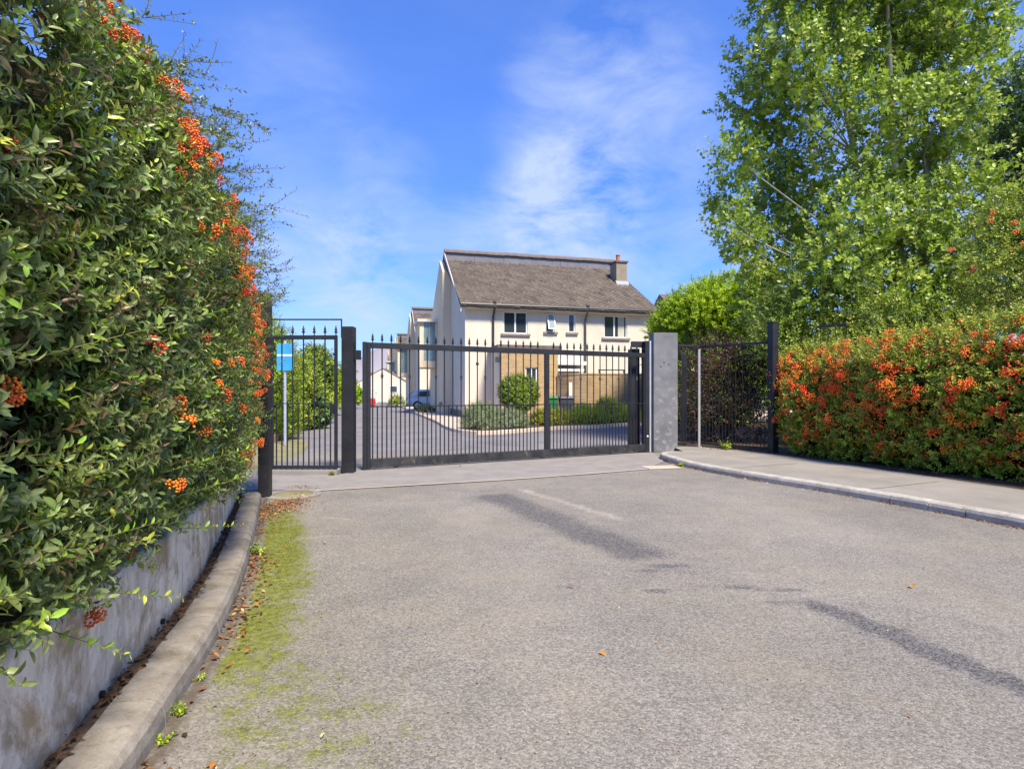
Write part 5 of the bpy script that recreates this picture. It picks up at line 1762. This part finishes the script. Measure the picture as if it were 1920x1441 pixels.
# ---- shrubs in the flower bed
def mound(name, label, centre, rx, rz, dens, nleaf, L, mat, tint, ln, up=.4, group=None, z0=.1, wr=.35, stemh=0.0):
    n = int(dens)
    d = nrm(rng.normal(0, 1, (n, 3)))
    d[:, 2] = np.abs(d[:, 2]) if not stemh else d[:, 2]
    rr = .45 + .55 * rng.uniform(0, 1, n) ** .5
    lump = .85 + .3 * vnoise(d[:, 0] * 3 + centre[0], d[:, 2] * 3 + d[:, 1] * 2)
    B_ = np.array([centre[0], centre[1], z0 + stemh + (rz if stemh else 0)]) + d * (rr * lump)[:, None] * np.array([rx, rx * .9, rz]) * .85
    lv, st = sprigs(B_, d + np.array([0, 0, .35]) + rng.normal(0, .3, (n, 3)), rng.uniform(ln[0], ln[1], n), nleaf, L, wr, up, tint=tint, outward=d)
    base = np.array([centre[0], centre[1], z0])
    r = plant(name, label, 'shrub' if name != 'grass_clump' else 'grass clump', base, lv, st, mat, group=group)
    mb = MB()
    for k in range(7):
        a = k * .9
        mb.tube([(0.04 * math.cos(a), .04 * math.sin(a), -.03), (rx * .2 * math.cos(a), rx * .2 * math.sin(a), max(.15, stemh)), (rx * .5 * math.cos(a), rx * .5 * math.sin(a), stemh + rz * .7)], [.03 if stemh else .015, .02, .005], 5)
    mb.build('stem', 'dark_bark', r)
    return r


mound('shrub', 'round clipped green shrub on short stems before the brick porch', (.24, 21.3), .80, .80, 2600, 12, (.05, .08), 'sunny_leaf', (.40, .16), (.1, .22), stemh=.35, wr=.45)
mound('shrub', 'larger grey green mound of lavender at the bed corner', (-1.05, 19.9), .72, .80, 1100, 16, (.06, .10), 'silver_leaf', (.5, .2), (.2, .38), wr=.2)
mound('shrub', 'smaller grey green mound of lavender under the round clipped shrub', (-.1, 20.0), .60, .58, 800, 16, (.06, .10), 'silver_leaf', (.45, .2), (.2, .34), wr=.2)
mound('shrub', 'yellow leaved shrub between the round shrub and the bins', (1.25, 22.0), .55, .60, 700, 12, (.06, .09), 'yellow_leaf', (.5, .25), (.12, .3))
mound('shrub', 'small yellow green shrub right of the gate upright before the grey bin', (1.85, 22.6), .42, .48, 500, 12, (.06, .09), 'yellow_leaf', (.35, .25), (.12, .3))
mound('grass_clump', 'spreading yellow green grass clump before the curved brick wall', (3.0, 23.0), .75, .48, 900, 9, (.12, .22), 'lime_leaf', (.25, .2), (.25, .45), wr=.1)
mound('grass_clump', 'second grass clump to the right of the upright green bush', (4.75, 24.2), .70, .45, 800, 9, (.12, .22), 'lime_leaf', (.30, .2), (.25, .45), wr=.1)
mound('shrub', 'upright rounded green bush before the curved brick wall', (4.0, 23.7), .52, 1.12, 1500, 12, (.05, .08), 'sunny_leaf', (.5, .2), (.15, .3), wr=.35)
mound('shrub', 'low dark weed patch at the kerb near the parked car', (-5.4, 35.5), .55, .35, 160, 10, (.08, .12), 'dark_leaf', (.8, .2), (.15, .3))
mound('shrub', 'small green bush against the second house beyond the car', (-10.2, 50), .8, 1.0, 160, 9, (.12, .2), 'sunny_leaf', (.4, .2), (.2, .4))


# ------------------------------------------------------------------ moss, litter, weeds, single leaves
def flat_leaves(P_, L, tint, lift=.25):
    n = len(P_)
    a = rng.uniform(0, 6.283, n)
    T = nrm(np.column_stack([np.cos(a), np.sin(a), rng.normal(0, lift, n)]))
    N_ = np.column_stack([rng.normal(0, lift, (n, 2)), np.ones(n)])
    N_ = nrm(N_ - T * np.sum(N_ * T, -1, keepdims=True))
    LL = rng.uniform(L[0], L[1], n)
    return (P_, T, N_, LL, LL * rng.uniform(.35, .6, n), np.clip(tint, 0, 1))


# moss tufts where the sheet carries moss
idx = np.where((moss > .5) & (y > 1.8) & (y < 7.3))[0]
pk = rng.choice(idx, min(9000, len(idx) * 6), p=(moss[idx] - .4) ** 2 / np.sum((moss[idx] - .4) ** 2))
P_ = np.column_stack([x[pk] + rng.normal(0, .03, len(pk)), y[pk] + rng.normal(0, .03, len(pk)), zz[pk] - .001])
keepm = fbm(P_[:, 0] * 9, P_[:, 1] * 9, 77) > .43
P_ = P_[keepm]
n = len(P_)
T = nrm(np.column_stack([rng.normal(0, .8, (n, 2)), rng.uniform(.25, .9, n)]))
N_ = nrm(np.cross(T, rng.normal(0, 1, (n, 3))))
mv = (P_, T, N_, rng.uniform(.005, .013, n), rng.uniform(.004, .010, n), np.clip(rng.normal(.5, .2, n), 0, 1))
tag(link('moss', leaf_mesh('moss', mv, 'moss_blade', LEAF_LO)), kind='stuff')
# leaf litter: kerb foot, gutter behind the kerb, heap by the post, right kerb foot, hedge foot
Ps, Ts = [], []
s_ = rng.uniform(S_POST + .1, S_POST + 6.2, 1100)
clump = fbm(s_ * 2.2, s_ * 0, 51)
s_ = s_[rng.uniform(0, 1, 1100) < np.clip((clump - .30) * 3, .06, 1)]
Ps.append(np.column_stack([LEFT.off(s_, np.abs(rng.normal(.015, .10, len(s_)))), rng.uniform(.004, .02, len(s_))]))
Ts.append(rng.normal(.42, .2, len(s_)))
s_ = rng.uniform(S_POST + .1, S_POST + 7, 620)
Ps.append(np.column_stack([LEFT.off(s_, rng.uniform(-.262, -.197, len(s_))), .118 + rng.uniform(.0, .022, len(s_))]))
Ts.append(rng.normal(.14, .2, len(s_)))
n = 620
Ps.append(np.column_stack([rng.normal(-2.78, .17, n), rng.normal(6.85, .34, n), rng.uniform(.006, .035, n)]))
Ts.append(rng.normal(.55, .18, n))
n = 60
Ps.append(np.column_stack([rng.normal(-3.05, .14, n), rng.normal(8.15, .08, n), rng.uniform(.014, .03, n)]))
Ts.append(rng.normal(.55, .18, n))
s_ = rng.uniform(1.2, 9.5, 420)
Ps.append(np.column_stack([RIGHT.off(s_, -np.abs(rng.normal(.0, .03, len(s_)))), rng.uniform(.004, .014, len(s_))]))
Ts.append(rng.normal(.62, .22, len(s_)))
s_ = rng.uniform(0, RP.len, 420)
Ps.append(np.column_stack([RP.off(s_, -rng.uniform(.0, .32, len(s_))), rng.uniform(.114, .13, len(s_))]))
Ts.append(rng.normal(.42, .2, len(s_)))
n = 120
t_ = rng.uniform(0, 1, n)
Ps.append(np.column_stack([4.2 + t_ * 1.2 + rng.normal(0, .1, n), 13.0 - t_ * 1.35 + rng.normal(0, .12, n), rng.uniform(.114, .13, n)]))
Ts.append(rng.normal(.5, .25, n))
n = 420
Ps.append(np.column_stack([-2.1 + 4.6 * rng.uniform(0, 1, n) ** 1.5, rng.uniform(1.9, 6.5, n), np.full(n, .006)]))
Ts.append(rng.normal(.5, .4, n))
lv = flat_leaves(np.vstack(Ps), (.024, .052), np.concatenate(Ts), .35)
lv[3][-420:] *= .38
lv[4][-420:] *= .38
keepr = ~((lv[0][:, 0] < np.interp(lv[0][:, 1], lp[::-1, 1], lp[::-1, 0]) + .02) & (np.arange(len(lv[0])) >= len(lv[0]) - 420))
lv = tuple(q_[keepr] for q_ in lv)
tag(link('leaf_litter', leaf_mesh('leaf_litter', lv, 'brown_leaf', LEAF_MID)), kind='stuff')

# fallen leaves one can point to
for (px, py, ti, L_, lb) in ((1078, 1103, .55, .062, 'curled brown leaf lying on the asphalt, the farther of the pair in mid road'), (1123, 1224, .68, .05, 'bright orange leaf lying alone on the asphalt nearest the camera'),
                             (1713, 1105, .82, .06, 'pale orange leaf lying on the asphalt near the black tar streak'), (865, 874, .6, .10, 'orange leaf resting against the foot of the wide gate'),
                             (608, 1377, .99, .035, 'tiny whitish leaf scrap on the asphalt beside the moss'), (605, 1020, .35, .06, 'dull brown leaf on the asphalt just right of the moss strip')):
    Yg = 1486.8 / (py - 733)
    p = np.array([[(px - 960) / 1062 * Yg, Yg, .012]])
    lv1 = flat_leaves(p * 0, (L_, L_), np.array([ti]), .3)
    o = link('fallen_leaf', leaf_mesh('fallen_leaf', lv1, 'brown_leaf', LEAF_HI))
    o.location = tuple(p[0])
    tag(o, lb, 'leaf', 'single leaves on the road')


def weed(label, p, n, ln, L, mat, tint):
    d = nrm(np.column_stack([rng.normal(0, .6, (n, 2)), rng.uniform(.5, 1, n)]))
    B_ = np.tile(np.array(p), (n, 1)) + np.column_stack([rng.normal(0, .012, (n, 2)), np.zeros(n)])
    lv_, st_ = sprigs(B_, d, rng.uniform(ln[0], ln[1], n), 7, L, .55, .6, tint=(tint, .12))
    r = thing('weed', label, 'weed', tuple(p), 0, 'weeds at the kerb foot')
    tag(link('foliage', leaf_mesh('foliage', lv_, mat, LEAF_HI, p), r), kind='stuff')
    rr = np.broadcast_to(np.linspace(.0015, .0007, 4)[None], st_.shape[:2])
    link('stem', stem_mesh('stem', st_, rr, 'green_twig', p), r)


def kerbfoot(yy, o_=.02):
    s0 = float(np.interp(-yy, -LEFT.p[:, 1], LEFT.s))
    q_ = LEFT.off(s0, o_)
    return (float(q_[0]), float(q_[1]), .004)


weed('bright green weed at the kerb foot, larger of the two near the front', kerbfoot(2.43), 9, (.03, .06), (.016, .028), 'lime_leaf', .6)
weed('small bright weed at the kerb foot right in front of the larger one', kerbfoot(2.25), 6, (.02, .04), (.014, .022), 'lime_leaf', .5)
weed('grey green leafy weed at the kerb beside the moss strip', kerbfoot(4.85, .05), 9, (.06, .12), (.03, .05), 'firethorn_leaf', .7)
weed('tiny green weed growing at the kerb foot where the brown leaves gather', kerbfoot(2.75), 5, (.02, .04), (.014, .022), 'firethorn_leaf', .8)
weed('green tuft at the foot of the right hand kerb nose', (3.17, 10.55, .004), 10, (.04, .09), (.03, .05), 'lime_leaf', .5)
weed('leafy weed trailing along the foot of the railing', (4.75, 12.55, .112), 26, (.10, .28), (.04, .06), 'sunny_leaf', .7)
weed('mossy tuft at the foot of the black gate post', (-2.98, 9.40, .004), 24, (.03, .07), (.02, .035), 'moss_blade', .7)
